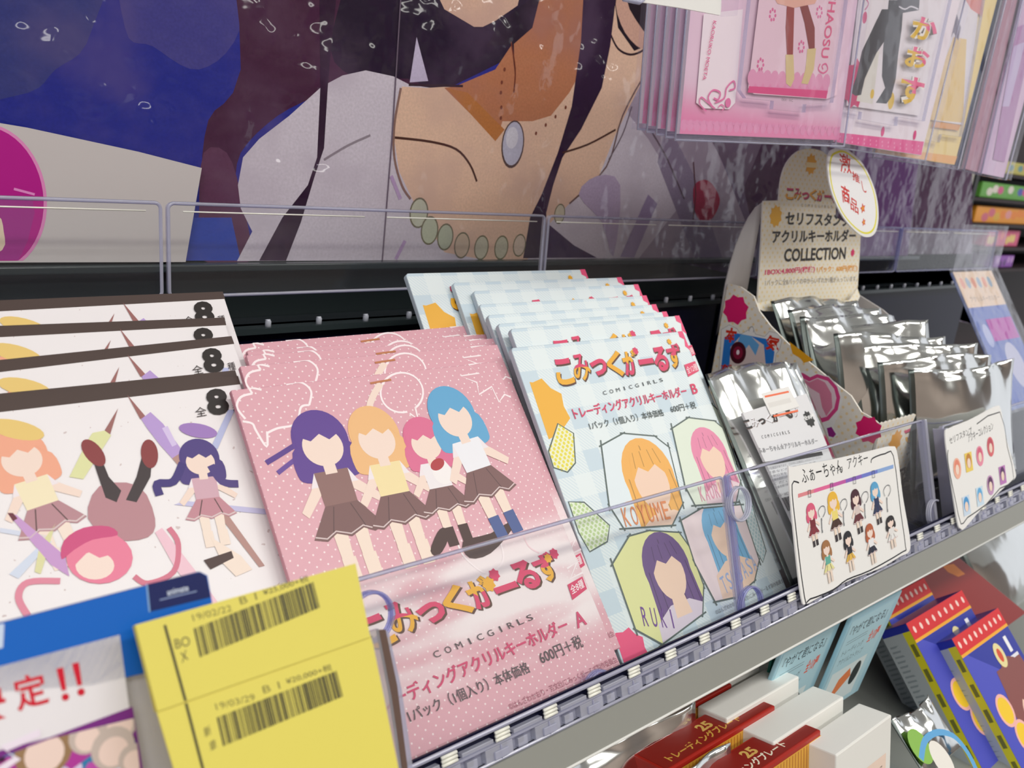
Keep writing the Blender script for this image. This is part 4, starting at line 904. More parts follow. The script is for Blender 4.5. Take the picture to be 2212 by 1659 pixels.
# ================================================================== FOIL POUCHES
def pouch(t, fr, w, h, th, name='foil_body', seed=1, crimp=.05, m=None, folds=2.2, flare=0, wob=1):
    """pillow pouch, origin at bottom left of its back plane"""
    rnd = random.Random(seed); nx, ny = 30, 30; ph = [rnd.uniform(0, 6.28) for _ in range(8)]; V = []; Fc = []
    def prof(x, y):
        ex = min(x, 1-x)/.5; ey = min(y, 1-y)/.5
        e = (1-(1-ex)**2.5)*(1-(1-ey)**1.6)
        if min(x, 1-x) < crimp*.6 or min(y, 1-y) < crimp: e *= .12
        wv = .16*math.sin(7*x+ph[0]+2*y)*math.sin(6*y+ph[1])+.10*abs(math.sin((x*3+y*2)*folds+ph[2]))+.07*abs(math.sin((x*5-y*4)*folds+ph[3]))
        return e*(1+wv)
    def z0(x, y): return flare*(max(0, x-.6)**2)*h+wob*.004*math.sin(3*x+ph[4])*y+.0012*math.sin(22*x+ph[5])*(y**6)
    for sgn in (1, -1):
        for j in range(ny+1):
            for i in range(nx+1):
                x, y = i/nx, j/ny; V.append((x*w*(1-.03*math.sin(math.pi*y)), y*h+.0015*math.sin(5*x+ph[6])*y, z0(x, y)+sgn*th/2*prof(x, y)+sgn*.0002))
    K = (nx+1)*(ny+1)
    for s_ in (0, 1):
        for j in range(ny):
            for i in range(nx):
                a = s_*K+j*(nx+1)+i; q = [a, a+1, a+nx+2, a+nx+1]; Fc.append(q if s_ == 0 else q[::-1])
    rim = [i for i in range(nx+1)]+[j*(nx+1)+nx for j in range(1, ny+1)]+[ny*(nx+1)+i for i in range(nx-1, -1, -1)]+[j*(nx+1) for j in range(ny-1, 0, -1)]
    for i in range(len(rim)): a, b_ = rim[i], rim[(i+1) % len(rim)]; Fc.append([a, K+a, K+b_, b_])
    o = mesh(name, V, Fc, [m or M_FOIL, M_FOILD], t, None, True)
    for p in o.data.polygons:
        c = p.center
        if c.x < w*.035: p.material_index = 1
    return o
# the labelled single pouch
GF = lean(.1600, -.1610, 39, 0)
bl_ = GF.at(1716, 1243); tl = GF.at(1523, 806); trr = GF.at(1722, 797)
e_ = Vector(tl)-Vector(bl_); wS = .074; hS = .113
GF = Frame(GF.world(tl[0]-.001, tl[1])-GF.y*hS, GF.x, GF.y)
t = thing('foil_pouch', 'silver foil pouch with orange striped price sticker, standing between blue pack and display box', 'foil pouch', GF, 'silver foil pouches')
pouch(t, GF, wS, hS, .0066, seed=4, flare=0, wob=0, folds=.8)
fs = Frame(GF.O+GF.z*.0046, GF.x, GF.y)
b = MB(); q = [GF.at(*p, .0052) for p in ((1603, 892), (1740, 850), (1775, 900), (1880, 1130), (1860, 1260), (1795, 1260))]
q = [(max(.008, min(wS-.006, a)), max(.004, c)) for a, c in [GF.at(*p, .0052) for p in ((1603, 892), (1742, 850), (1846, 1110), (1742, 1190))]]
b.prism(q, .0040, .0052, mat('dfdfe2', .45, name='silver_grey_label')); b.build('printed_label', t)
A = Art(GF, .0053)
A.logo((1610, 928), (1728, 898), (1602, 908), mono=True, rise=(0,)*8); A.star((1748, 905), .0042, '1c1c1c', 9, .78); A.text('全8種', (1737, 909), (1760, 903), (1734, 899), 'f3f3f3', .02)
A.spaced('COMICGIRLS', (1645, 948), (1708, 936), (1643, 941), '3a3a3a'); A.text('ふぁーちゃん☆アクリルキーホルダー', (1640, 980), (1768, 958), (1636, 966), '8c8c90', .02)
A.poly([(1642, 1000), (1775, 975), (1778, 983), (1646, 1008)], '1a1a1a')
for k in range(6): A.text(('小さな部品があります。口の中には絶対に入れないでください', '窒息などの危険があります', '直射日光をさけてください', '本来の目的以外に使用しないで', 'ください。', '対象年齢15歳以上')[k], (1655+4*k, 1017+8*k), (1775-(12*k), 990+11*k), (1654+4*k, 1011+8*k), '9a9aa0')
A.text('©KH・H/COMICGIRLS', (1678, 1075), (1730, 1062), (1676, 1068), '7a7a80'); bars(A, (1702, 1104), (1742, 1093), (1688, 1076), '3a3a40', 9); A.build('label_lettering', t)
A = Art(GF, .0056); A.poly([(1643, 850), (1703, 834), (1727, 878), (1665, 897)], 'e9e7e4')
A.line([(1652, 857), (1704, 846)], .0009, 'ee6b3a'); A.line([(1671, 899), (1724, 887)], .0009, 'ee6b3a'); A.text('NAUSICA', (1663, 884), (1712, 872), (1656, 862), 'cfccc8') if 0 else A.line([(1660, 876), (1708, 864)], .0022, 'dedbd7')
A.build('price_sticker', t)
# pouches in the box
Lp = [((1654, 652), (1905, 650)), ((1690, 668), (1905, 662)), ((1712, 684), (1940, 682)), ((1745, 694), (1996, 698)), ((1792, 726), (2045, 722)), ((1843, 752), (2092, 738)), ((1894, 776), (2135, 765)), ((1960, 804), (2186, 778))]
nm = ['rearmost under the header', 'second from the rear', 'third from the rear', 'fourth from the rear', 'fifth from the rear', 'third from the front', 'second from the front', 'frontmost with its face showing']
for i, (a, c) in enumerate(Lp):
    PL = xx(*a, (.421, .423, .421, .423, .428, .434, .441, .447)[i]); PR_ = xx(*c, PL.x+.095)
    if i == 0: PR_ = Vector((PL.x+.095, PL.y-.004, PL.z))
    ex = _n(PR_-PL); H = .072-.0012*i; wd_ = (PR_-PL).length; la = math.radians(34-2.6*i)
    f = Frame(PL, ex, (0, math.sin(la), math.cos(la))); f.O = PL-f.y*H
    t = thing('foil_pouch', 'silver foil pouch inside the cream box, '+nm[i], 'foil pouch', f, 'silver foil pouches')
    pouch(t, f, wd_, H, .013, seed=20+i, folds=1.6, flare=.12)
# ================================================================== BLUE PACK FAR RIGHT
UF = lean(.262, -.062, 36, 0); bl_ = UF.at(2058, 588)
UF = Frame(UF.world(bl_[0], bl_[1]), UF.x, UF.y)
t = thing('bagged_charm_pack', 'blue and magenta printed charm pack with cream header in a clear bag, far right', 'pack', UF)
qq = [UF.at(*p) for p in ((2058, 588), (2143, 588), (2190, 660), (2240, 745), (2260, 900), (2213, 850), (2150, 745))]
w = UF.at(2143, 588)[0]; b = MB(); b.box((0, -.105, -.002), (w, 0, 0), mat('6f86c6', .4, name='blue_printed_card')); b.build('card_sheet', t)
A = Art(UF); A.loc([(0, -.028), (w, -.028), (w, 0), (0, 0)], 'f2dcbf')
for k in range(6): A.loc([(w*(.12+.14*k)+.0035*math.cos(q), -.009+.0045*math.sin(q)) for q in (i*.7 for i in range(9))], ('eaa488', '9ab8cc')[k % 2])
A.text('アクリルキーホルダー', (w*.15, -.024), (w*.9, -.024), (w*.15, -.0195), '8a8278', local=True)
A.loc([(0, -.105), (w, -.105), (w, -.028), (0, -.028)], '6b84c8'); A.loc([(w*.3, -.055), (w*.98, -.055), (w*.98, -.038), (w*.3, -.038)], 'c04fb4')
A.ell((w*.6, -.075), .014, .018, 'c9cfe6', local=True); A.ell((w*.2, -.05), .006, .009, 'b9c6ea', local=True); A.build('printed_picture', t)
b = MB(); b.box((-.006, -.107, .0005), (w+.012, .002, .0009), M_BAG); b.build('film_front', t)
bf = Frame(UF.world(0, 0), EX, EZ); o = b = MB(); b.box((0, 0, 0), (w+.012, .0005, .034), M_BAG); o = b.build('film_top', t); o.matrix_local = UF.mtx().inverted() @ T(*UF.O)
# ================================================================== HANGING PACKS
G3 = 'acrylic stand packs hanging from hooks'
def hang(name_label, y, quad, base, edge, off=(0, 0), bag=.0035, yaw=0):
    f = Frame((yy(*quad[3], y)), (math.cos(yaw), math.sin(yaw), 0), (0, math.sin(.06), math.cos(.06)))
    t = thing('acrylic_stand_pack', name_label, 'pack', f, G3)
    P = [f.at(*p) for p in quad]; slab(t, 'backing_card', f, P, base, edge, .0016, True)
    cx = sum(p[0] for p in P)/4; cy = sum(p[1] for p in P)/4
    Q = [(p[0]+(bag if p[0] > cx else -bag), p[1]+(bag if p[1] > cy else -bag*.7)) for p in P]
    b = MB(); b.prism(rrect(min(q[0] for q in Q), min(q[1] for q in Q), max(q[0] for q in Q), max(q[1] for q in Q), .002) if 0 else Q, -.0021, .0042, M_BAG); b.build('film_bag', t)
    b = MB(); b.tube([(q[0], q[1], .001) for q in Q], .0005, M_EDGE, 6, True); b.build('film_seam', t, smooth=True)
    return t, f
def stand(t, f, outer, foot, col, extra=None):
    """clear acrylic stand sheet in front of the card"""
    b = MB(); b.prism([f.at(*p, .0028) for p in outer], .0010, .0028, clear('acrylic_stand_sheet', 'fafafc', .35, .08) if 'AS' not in MC else MC['AS'], M_EDGE); b.build('acrylic_sheet', t)
# pink one
mp_, N, L, B = newmat('pink_lace_card'); o_, s_ = objxy(N, L)
g_ = sm(N, L, s_[1], .004, .022); L.new(mixc(N, L, g_, lin('f08cb8'), lin('f2d3e4')), B.inputs['Base Color']); B.inputs['Roughness'].default_value = .4
M_LACE = mp_
MC['AS'] = clear('acrylic_stand_sheet', 'ffffff', .02, .05)
q1 = [(1500, -70), (1862, -70), (1812, 303), (1468, 289)]
EDG = mat('e6d6dc', .4)
t1, f1 = hang('pink lace-printed acrylic stand pack, frontmost hanging at the top', .222, q1, M_LACE, EDG)
A = Art(f1, .00005); cl = [f1.at(*p) for p in q1]
def LM(u, v): return (u, v)
A.poly([(1470, 272), (1814, 288), (1812, 302), (1468, 289)], 'f393bd')
for k in range(24): A.ell((1477+14.3*k, 270+.62*k), .0021, .0022, 'f0a0c6', n=10)
for k in range(24): A.ell((1484+14.3*k, 263+.62*k), .0008, .0008, 'ee9cc4', n=6)
A.build('lace_print', t1)
A = Art(f1, .0005)
A.poly([(1520, 30), (1605, 20), (1588, 222), (1575, 236), (1518, 234), (1504, 222)], 'f6e8f0'); A.build('stand_base_sheet', t1)
A = Art(f1, .0009)
A.line([(1526, 240), (1512, 225), (1515, 210), (1530, 222), (1545, 235)], .0006, 'e678ac', 4); A.line([(1540, 232), (1530, 212), (1540, 195), (1556, 200), (1552, 215), (1542, 212)], .0007, 'e678ac', 4)
A.line([(1545, 222), (1565, 212), (1570, 190), (1585, 175), (1588, 190), (1576, 195)], .0007, 'e678ac', 4); A.line([(1552, 232), (1558, 226), (1566, 232), (1560, 238)], .0005, 'e678ac', 3); A.ell((1573, 222), .0018, .0018, 'e678ac')
A.text('KAORUKO MOETA', (1541, 44), (1518, 172), (1548, 46), 'e04f8c'); A.build('scroll_print', t1)
A = Art(f1, .0009)
A.poly([(1648, -70), (1826, -70), (1808, 205), (1786, 214), (1628, 203), (1616, 190)], 'f6d5e4'); A.poly([(1620, 170), (1790, 178), (1788, 202), (1618, 190)], 'ef93bf'); A.poly([(1618, 186), (1788, 196), (1785, 213), (1615, 200)], 'e9418a')
for k in range(11): A.ell((1625+16*k, 168+.9*k), .0032, .0034, 'f0a3c8', n=12)
for u, v in ((1669, 32), (1770, 26), (1643, 139), (1731, 101)):
    for j in range(7): x, y = A.P((u, v)); A.ell((x+.0020*math.cos(j*.9), y+.0020*math.sin(j*.9)), .0007, .0007, 'e86aa4', local=True, n=8)
A.poly([(1700, 10), (1716, 10), (1713, 120), (1700, 122), (1697, 60)], 'a3352c'); A.poly([(1727, 10), (1745, 10), (1760, 60), (1760, 105), (1748, 108), (1738, 50)], '8e2a22')
A.poly([(1697, 118), (1714, 118), (1716, 170), (1708, 188), (1698, 180)], 'e6cf94', 0); A.poly([(1744, 106), (1763, 104), (1758, 150), (1745, 182), (1731, 180), (1740, 150)], 'e6cf94', 0)
A.poly([(1662, -20), (1775, -20), (1760, 8), (1715, 17), (1680, 8)], 'f3b9a6', 0)
A.text('KAOS', (1786, -20), (1779, 70), (1802, -18), 'ef6a98', .02) if 0 else A.text('CHAOSU', (1794, -25), (1773, 125), (1810, -23), 'ee5c90', .015)
A.line([(1772, 138), (1768, 150), (1778, 158), (1788, 150), (1784, 138), (1776, 142), (1778, 150)], .0007, 'ee6aa0', 4); A.build('stand_picture', t1)
stand(t1, f1, [(1630, -70), (1842, -70), (1800, 222), (1742, 225), (1740, 243), (1670, 236), (1672, 218), (1612, 212), (1600, 195)], None, None)
A = Art(f1, .0030); A.text('©KH・H/C', (1688, 218), (1713, 220), (1688, 212), '6a5a60'); A.build('copyright_print', t1)
for k in range(4):
    M = T(-.0012*(k+1), .0038*(k+1), .0006*(k+1)) @ f1.mtx()
    dup(t1, M, 'pink lace-printed acrylic stand pack, '+('just behind the frontmost', 'third back in the pink row', 'fourth back in the pink row', 'rearmost of the pink row')[k])
# white and pink striped one
q2 = [(1850, -70), (2092, -70), (1990, 336), (1800, 306)]
t2, f2_ = hang('white acrylic stand pack with pink bottom stripe and bubble lettering, beside the pink one', .2255, q2, mat('f1e6ee', .4), EDG)
A = Art(f2_, .00005); A.poly([(1808, 286), (1996, 306), (1990, 335), (1801, 306)], 'ea5f9c')
for k in range(14):
    for j in range(2): A.ell((1815+13*k, 295+1.6*k+9*j), .0006, .0006, 'f59cc4', n=6)
for u, v in ((1907, 284), (1976, 292)): A.ell((u, v), .0017, .0024, 'e23f86')
A.build('stripe_print', t2)
A = Art(f2_, .0009)
A.poly([(1862, -70), (2060, -70), (1985, 250), (1828, 228)], 'f5edf2'); A.star((1848, 182), .0115, 'dd2672', 9, .8); A.poly([(1870, 120), (1900, 110), (1885, 225), (1850, 218)], 'ece8de')
A.ell((1868, 38), .002, .0026, 'e0307c'); A.line([(1868, 22), (1876, 8), (1868, -6)], .0008, 'd6699c', 4); A.ell((1884, 203), .0018, .0022, 'f0ca3c'); A.ell((1925, 218), .0030, .0040, 'f0ca3c')
A.poly([(1905, 20), (1932, 20), (1930, 60), (1893, 115), (1868, 170), (1860, 205), (1848, 207), (1838, 200), (1850, 165), (1862, 110)], '2b2a30', 0)
A.poly([(1920, 0), (1952, 0), (1948, 60), (1940, 120), (1935, 170), (1925, 210), (1915, 224), (1892, 222), (1912, 190), (1905, 165), (1908, 100), (1915, 50)], '24242a', 0)
A.poly([(1940, -20), (1988, -20), (1985, 22), (1950, 28), (1938, 10)], '3d3a44', 0); A.line([(1942, 14), (1955, 20), (1968, 14), (1984, 20)], .0007, 'e6e2ea', 3)
A.build('stand_picture', t2)
stand(t2, f2_, [(1858, -70), (2072, -70), (1998, 262), (1940, 252), (1938, 272), (1860, 258), (1862, 242), (1822, 236)], None, None)
A = Art(f2_, .0030)
for ch, a, c, d in (('か', (1965, 82), (2020, 92), (1975, 32)), ('お', (1952, 142), (2002, 150), (1962, 98)), ('す', (1938, 222), (1988, 232), (1950, 160))):
    A.text(ch, a, c, d, '6b625c', .13); A.text(ch, a, c, d, 'f4efe8', .10); A.text(ch, a, c, d, 'e6bc2a', .03); g = glyph(ch, .03); aa, bb, dd = [Vector(A.P(p)) for p in (a, c, d)]; A._put([tuple(aa+(bb-aa)*x+(dd-aa)*y) for x, y in g[0]], [q_ for q_ in g[1] if sum(g[0][i][0]+g[0][i][1] for i in q_)/len(q_) > 1.05], 'ee6a96')
A.build('bubble_lettering', t2)
q3 = [(1990, -70), (2172, -70), (2062, 356), (1890, 330)]
t3, f3_ = hang('yellow acrylic stand pack behind the white one', .234, q3, mat('f2dc9c', .4), mat('efe3b4', .4))
A = Art(f3_, .00005); A.poly([(1896, 316), (2068, 338), (2062, 355), (1890, 330)], 'f0b878'); A.build('stripe_print', t3)
A = Art(f3_, .0009); A.poly([(2050, -70), (2120, -70), (2110, 60), (2080, 270), (2015, 260)], 'efe9ee'); A.poly([(2060, 80), (2088, 85), (2080, 265), (2000, 258), (2030, 160)], 'f0cf7e', 0); A.poly([(2018, 262), (2075, 270), (2070, 282), (2012, 274)], 'e8a040')
A.poly([(2066, 28), (2076, 60), (2070, 88), (2060, 70), (2052, 85), (2058, 50)], '6a5f78', 0); A.poly([(2085, -40), (2125, -40), (2122, 36), (2098, 20), (2086, 0)], 'e6857a', 0); A.build('stand_picture', t3)
stand(t3, f3_, [(2036, -70), (2140, -70), (2078, 296), (2035, 290), (2030, 308), (1990, 300), (1990, 270)], None, None)
for k, (lab, y, q, c) in enumerate((('narrow dark blue pack edge right of the yellow pack', .236, [(2165, -70), (2190, -70), (2088, 362), (2064, 358)], '2f4f78'),
        ('mauve edged pack, third from the right at the top', .232, [(2190, -70), (2214, -70), (2112, 372), (2082, 364)], 'b98c9c'),
        ('dark red edged pack between mauve and lilac ones', .234, [(2212, -70), (2232, -70), (2130, 372), (2108, 368)], '8c4453'),
        ('pale lilac hanging pack with bright edge, right side at the top', .230, [(2226, -70), (2290, -70), (2168, 384), (2118, 374)], 'd9bcd8'))):
    tt, ff = hang(lab, y, q, mat(c, .35), mat(c, .35), bag=.0018)
    if k == 3:
        A = Art(ff, .0003); A.poly([(2195, 60), (2240, 40), (2170, 350), (2145, 345)], 'b98fbc'); A.poly([(2190, 100), (2215, 90), (2180, 230), (2165, 230)], 'c9b8dc', 0); A.build('printed_picture', tt)
# hook rods and price card on top
for k, (x0, y0, z0, lab) in enumerate(((.345, .322, .10, 'steel display hook carrying the pink packs'), (.445, .322, .10, 'steel display hook carrying the white and yellow packs'), (.60, .322, .135, 'steel display hook carrying the lilac packs'))):
    t = thing('display_hook', lab, 'hook', None, 'steel wall hooks', (x0, y0, z0)); b = MB(); b.tube([(0, 0.006, 0), (0, -.14, 0), (0, -.146, .004)], .0017, mat('b8bab8', .2, 1)); b.build('rod', t, smooth=True)
    b = MB(); b.box((-.012, .0035, -.02), (.012, .0075, .02), mat('b8bab8', .3, 1)); b.build('base_plate', t, .001)
KF = lean(.186, .04, 5, 0)
t = thing('price_card_holder', 'white price card in clear holder, cut by the top edge of the picture', 'holder', KF)
b = MB(); b.prism([KF.at(*p) for p in ((1340, -60), (1560, -60), (1558, 18), (1556, 33), (1470, 17), (1340, -2))], -.0008, 0, M_CARD); b.build('white_card', t)
b = MB(); b.tube([(*KF.at(1343, -1), .0008), (*KF.at(1376, 6), .0008), (*KF.at(1384, 0), .0008), (*KF.at(1388, -14), .0008)], .0007, M_EDGE); b.build('wire_loop', t, smooth=True); b = MB(); b.prism([KF.at(*p) for p in ((1556, -60), (1600, -60), (1588, 34), (1558, 36))], -.0004, .0008, M_BAG); b.build('clear_holder', t)
# ================================================================== FAR BACKGROUND
gp = yy(2093, 375, .42); t = thing('grey_post', 'pale grey vertical shelf post beyond the end of the poster', 'post', None, None, (gp.x, .42, -1.2))
b = MB(); b.box((-.014, 0, 0), (.016, .03, 2.3), mat('a9a79f', .5, name='grey_painted_steel')); b.build('post_body', t)
b = MB(); b.box((.019, -.001, .6), (.028, .03, 2.3), mat('2a2a2e', .5)); b.build('dark_slot_strip', t)
t = thing('back_cabinet', 'dark brown cabinet with shelves seen far behind the grey post', 'cabinet', None, None, (1.28, .62, -1.2))
MD = mat('2c1d20', .6, name='dark_brown_laminate')
b = MB(); b.box((-.14, .12, 0), (1.1, .14, 1.7), MD); b.build('back_board', t); b = MB(); b.box((-.16, -.02, 0), (-.14, .14, 1.7), MD); b.build('side_board', t)
rows = [(2110, 392, 424, 'a9b04a'), (2112, 392, 425, '6f9a4a'), (2108, 440, 480, 'e09a3c'), (2130, 495, 532, 'e0608c'), (2140, 550, 575, '9060c0')]
rows = [((2128, 340), (2240, 368), ['c8c060', '6a9a9a', 'd8a060'], 'green and yellow'), ((2124, 392), (2240, 426), ['6ab04a', 'd85a90', '4a5ab8', 'e6e0d6', '3ac02a'], 'green and blue'), ((2112, 444), (2240, 480), ['f0a030', 'e0b030', 'd86a80', 'e89a9a', 'f08a20'], 'orange and pink'), ((2138, 496), (2206, 532), ['e0608c', 'f08a80', 'f0d080'], 'coral'), ((2152, 552), (2192, 578), ['9a5ac0', 'd0a0e0', '50306a'], 'violet')]
for i, (a, c, cols, nme) in enumerate(rows):
    p = yy(*a, .60); w_ = yy(c[0], a[1], .60).x-p.x; h_ = p.z-yy(a[0], c[1], .60).z
    f = Frame((p.x, .60, p.z-h_), EX, EZ); tt = thing('picture_box', nme+' picture box on the far dark shelves', 'box', f, 'small boxes on the far shelves')
    b = MB(); b.box((0, 0, -.05), (w_, h_, 0), mat(cols[0], .5)); b.build('box_body', tt, .001)
    A = Art(f); r_ = random.Random(i)
    for k in range(10): A.ell((w_*(.06+.095*k), h_*r_.uniform(.3, .7)), w_*.055, h_*.28, r_.choice(cols), local=True, n=10)
    A.build('printed_picture', tt)
    o = bpy.data.objects['back_cabinet']; b = MB(); b.box((-.14, -.03, p.z-h_+1.2-.006), (1.1, .12, p.z-h_+1.2-.0005), MD); b.build('shelf', o)
# ================================================================== LOWER SHELF
LZ = -.275
t = thing('lower_shelf_board', 'grey lower shelf board carrying the boxes beneath the trays', 'shelf', None, None, (0, .0, LZ))
b = MB(); b.box((-.4, .02, -.006), (1.1, .31, 0), mat('8f938f', .3, name='lower_shelf_metal')); b.build('board', t)
def wbox(name, label, cat, grp, xr, y0, zt, w, d, h, m, mtop=None, rot=0, tilt=0, bev=.0006):
    """box whose top front right corner is at (xr, y0, zt)"""
    th = math.radians(rot); ex = Vector((math.cos(th), math.sin(th), 0)); tl_ = math.radians(tilt)
    nrm_y = Vector((-math.sin(th), math.cos(th), 0)); ey = EZ*math.cos(tl_)+nrm_y*math.sin(tl_)
    f = Frame(Vector((xr, y0, zt))-ex*w-ey*h, ex, ey); t = thing(name, label, cat, f, grp)
    b = MB(); b.prism([(0, 0), (w, 0), (w, h), (0, h)], -d, 0, m); b.build('carton', t, bev); return t, f
M_RED = mat('a8261c', .35, name='red_printed_carton'); M_REDT = mat('7c1a14', .35)
for k, (xr, y0, lab) in enumerate(((.2868, .121, 'red and gold carton, front one of the lower shelf pair'), (.2860, .1400, 'red and gold carton behind the front red one'), (.2845, .159, 'red and gold carton, rearmost of the red row'))):
    tt, f = wbox('red_carton', lab, 'box', 'red and gold cartons', xr, y0, -.2-.001*k, .066, .0150, .072, M_RED, tilt=12)
    A = Art(f, .00006, px=False)
    A.loc([(0, .0560), (.066, .0560), (.066, .0700), (0, .0700)], 'dca23c')
    for j in range(34): A.line([(.001+.0019*j, .0565), (.001+.0019*j, .0695)], .0004, 'b8702a', local=True)
    A.loc([(0, .046), (.066, .046), (.066, .0585), (0, .0585)], '9c1f18')
    A.text('プレミアムグッズ', (.040, .0500), (.0635, .0500), (.040, .0545), 'f2e8d2', .02, local=True); A.text('25', (.028, .048), (.038, .048), (.028, .060), '3a1410', .04, local=True); A.text('限定', (.017, .049), (.026, .049), (.017, .0535), 'f2e8d2', .01, local=True)
    A.build('front_print', tt)
    TFm = Frame(f.world(0, .072), f.x, -f.z); A = Art(TFm, .00008, px=False)
    A.loc([(.001, .001), (.065, .001), (.065, .0140), (.001, .0140)], '8c1f16'); A.text('トレーディングプレート', (.006, .0025), (.048, .0025), (.006, .0065), 'd9a84a' if k else 'f0e6d0', .03, local=True); A.text('25', (.030, .0072), (.037, .0072), (.030, .0118), 'd9b060', .04, local=True)
    A.loc([(.050, .0095), (.061, .0095), (.061, .0115), (.050, .0115)], 'e8d6b8'); o = A.build('top_print', tt); o.matrix_local = f.mtx().inverted() @ TFm.mtx()
M_WB = mat('ecebe6', .4, name='white_carton')
for k, (xr, y0, w_, lab) in enumerate(((.3205, .1100, .042, 'white carton with small peach label, front of the white row'), (.3145, .1270, .05, 'white carton second in the white row'), (.3110, .1450, .05, 'white carton third in the white row'), (.3080, .1620, .05, 'white carton at the back of the white row'))):
    tt, f = wbox('white_carton', lab, 'box', 'white cartons on the lower shelf', xr, y0, -.2, w_, .0135, .072, M_WB, tilt=12)
    A = Art(f, .00006, px=False); A.loc([(w_*.22, .0), (w_*.9, .0), (w_*.9, .058), (w_*.22, .058)], 'f0d8c8'); A.text('やがて君になる', (w_*.30, .050), (w_*.84, .050), (w_*.30, .0545), '7a6a60', local=True)
    A.text('トレーディングミニ色紙', (w_*.30, .042), (w_*.84, .042), (w_*.30, .0460), '9a8a80', local=True); A.ell((w_*.45, .022), .007, .010, '9ab860', local=True); A.line([(w_*.45, .012), (w_*.5, .034)], .0012, '3a3a30', local=True); A.build('label_print', tt)
# pale blue pamphlets
M_PB = mat('a9d4e4', .35, name='pale_blue_leaflet')
for k, (xr, y0, lab, dz) in enumerate(((.392, .1440, 'pale blue leaflet pack with orange picture, hanging under the shelf lip', 0), (.3455, .1480, 'pale blue leaflet pack left of the first, partly behind the white cartons', -.002))):
    tt, f = wbox('leaflet_pack', lab, 'leaflet', 'pale blue leaflet packs', xr, y0, -.183+dz, .046, .0022, .060, M_PB, tilt=-8)
    A = Art(f, .00006, px=False); A.loc([(.001, .001), (.041, .001), (.041, .057), (.001, .057)], 'b7dce8')
    A.text('『やがて君になる』', (.004, .0475), (.038, .0475), (.004, .0535), '2f4450', .01, local=True); A.text('トレーディング', (.005, .0365), (.024, .0365), (.005, .0400), '4a626c', local=True); A.text('アクリルストラップ', (.005, .031), (.027, .031), (.005, .0345), '4a626c', local=True); A.text('全10種', (.028, .036), (.038, .036), (.028, .0435), 'e8583a', .02, local=True)
    for j in range(2): A.line([(.005, .0445-.0015*j), (.024, .0445-.0015*j)], .0003, '6a828c', local=True)
    A.poly if 0 else None
    A.loc([(.004, .004), (.036, .004), (.036, .027), (.004, .027)], 'dfeef0'); A.loc([(.010, .006), (.026, .018), (.022, .024), (.014, .020)], 'e8824a' if k == 0 else '2a3a38'); A.ell((.030, .018), .004, .007, '2a3436', local=True); A.build('printed_picture', tt)
b = MB(); tt = thing('teal_card', 'dark teal card edge behind the pale blue leaflets', 'card', lean(.156, -.215, 0, .305)); b.box((0, 0, 0), (.012, .035, .001), mat('0f6a5c', .4)); b.build('card_sheet', tt)
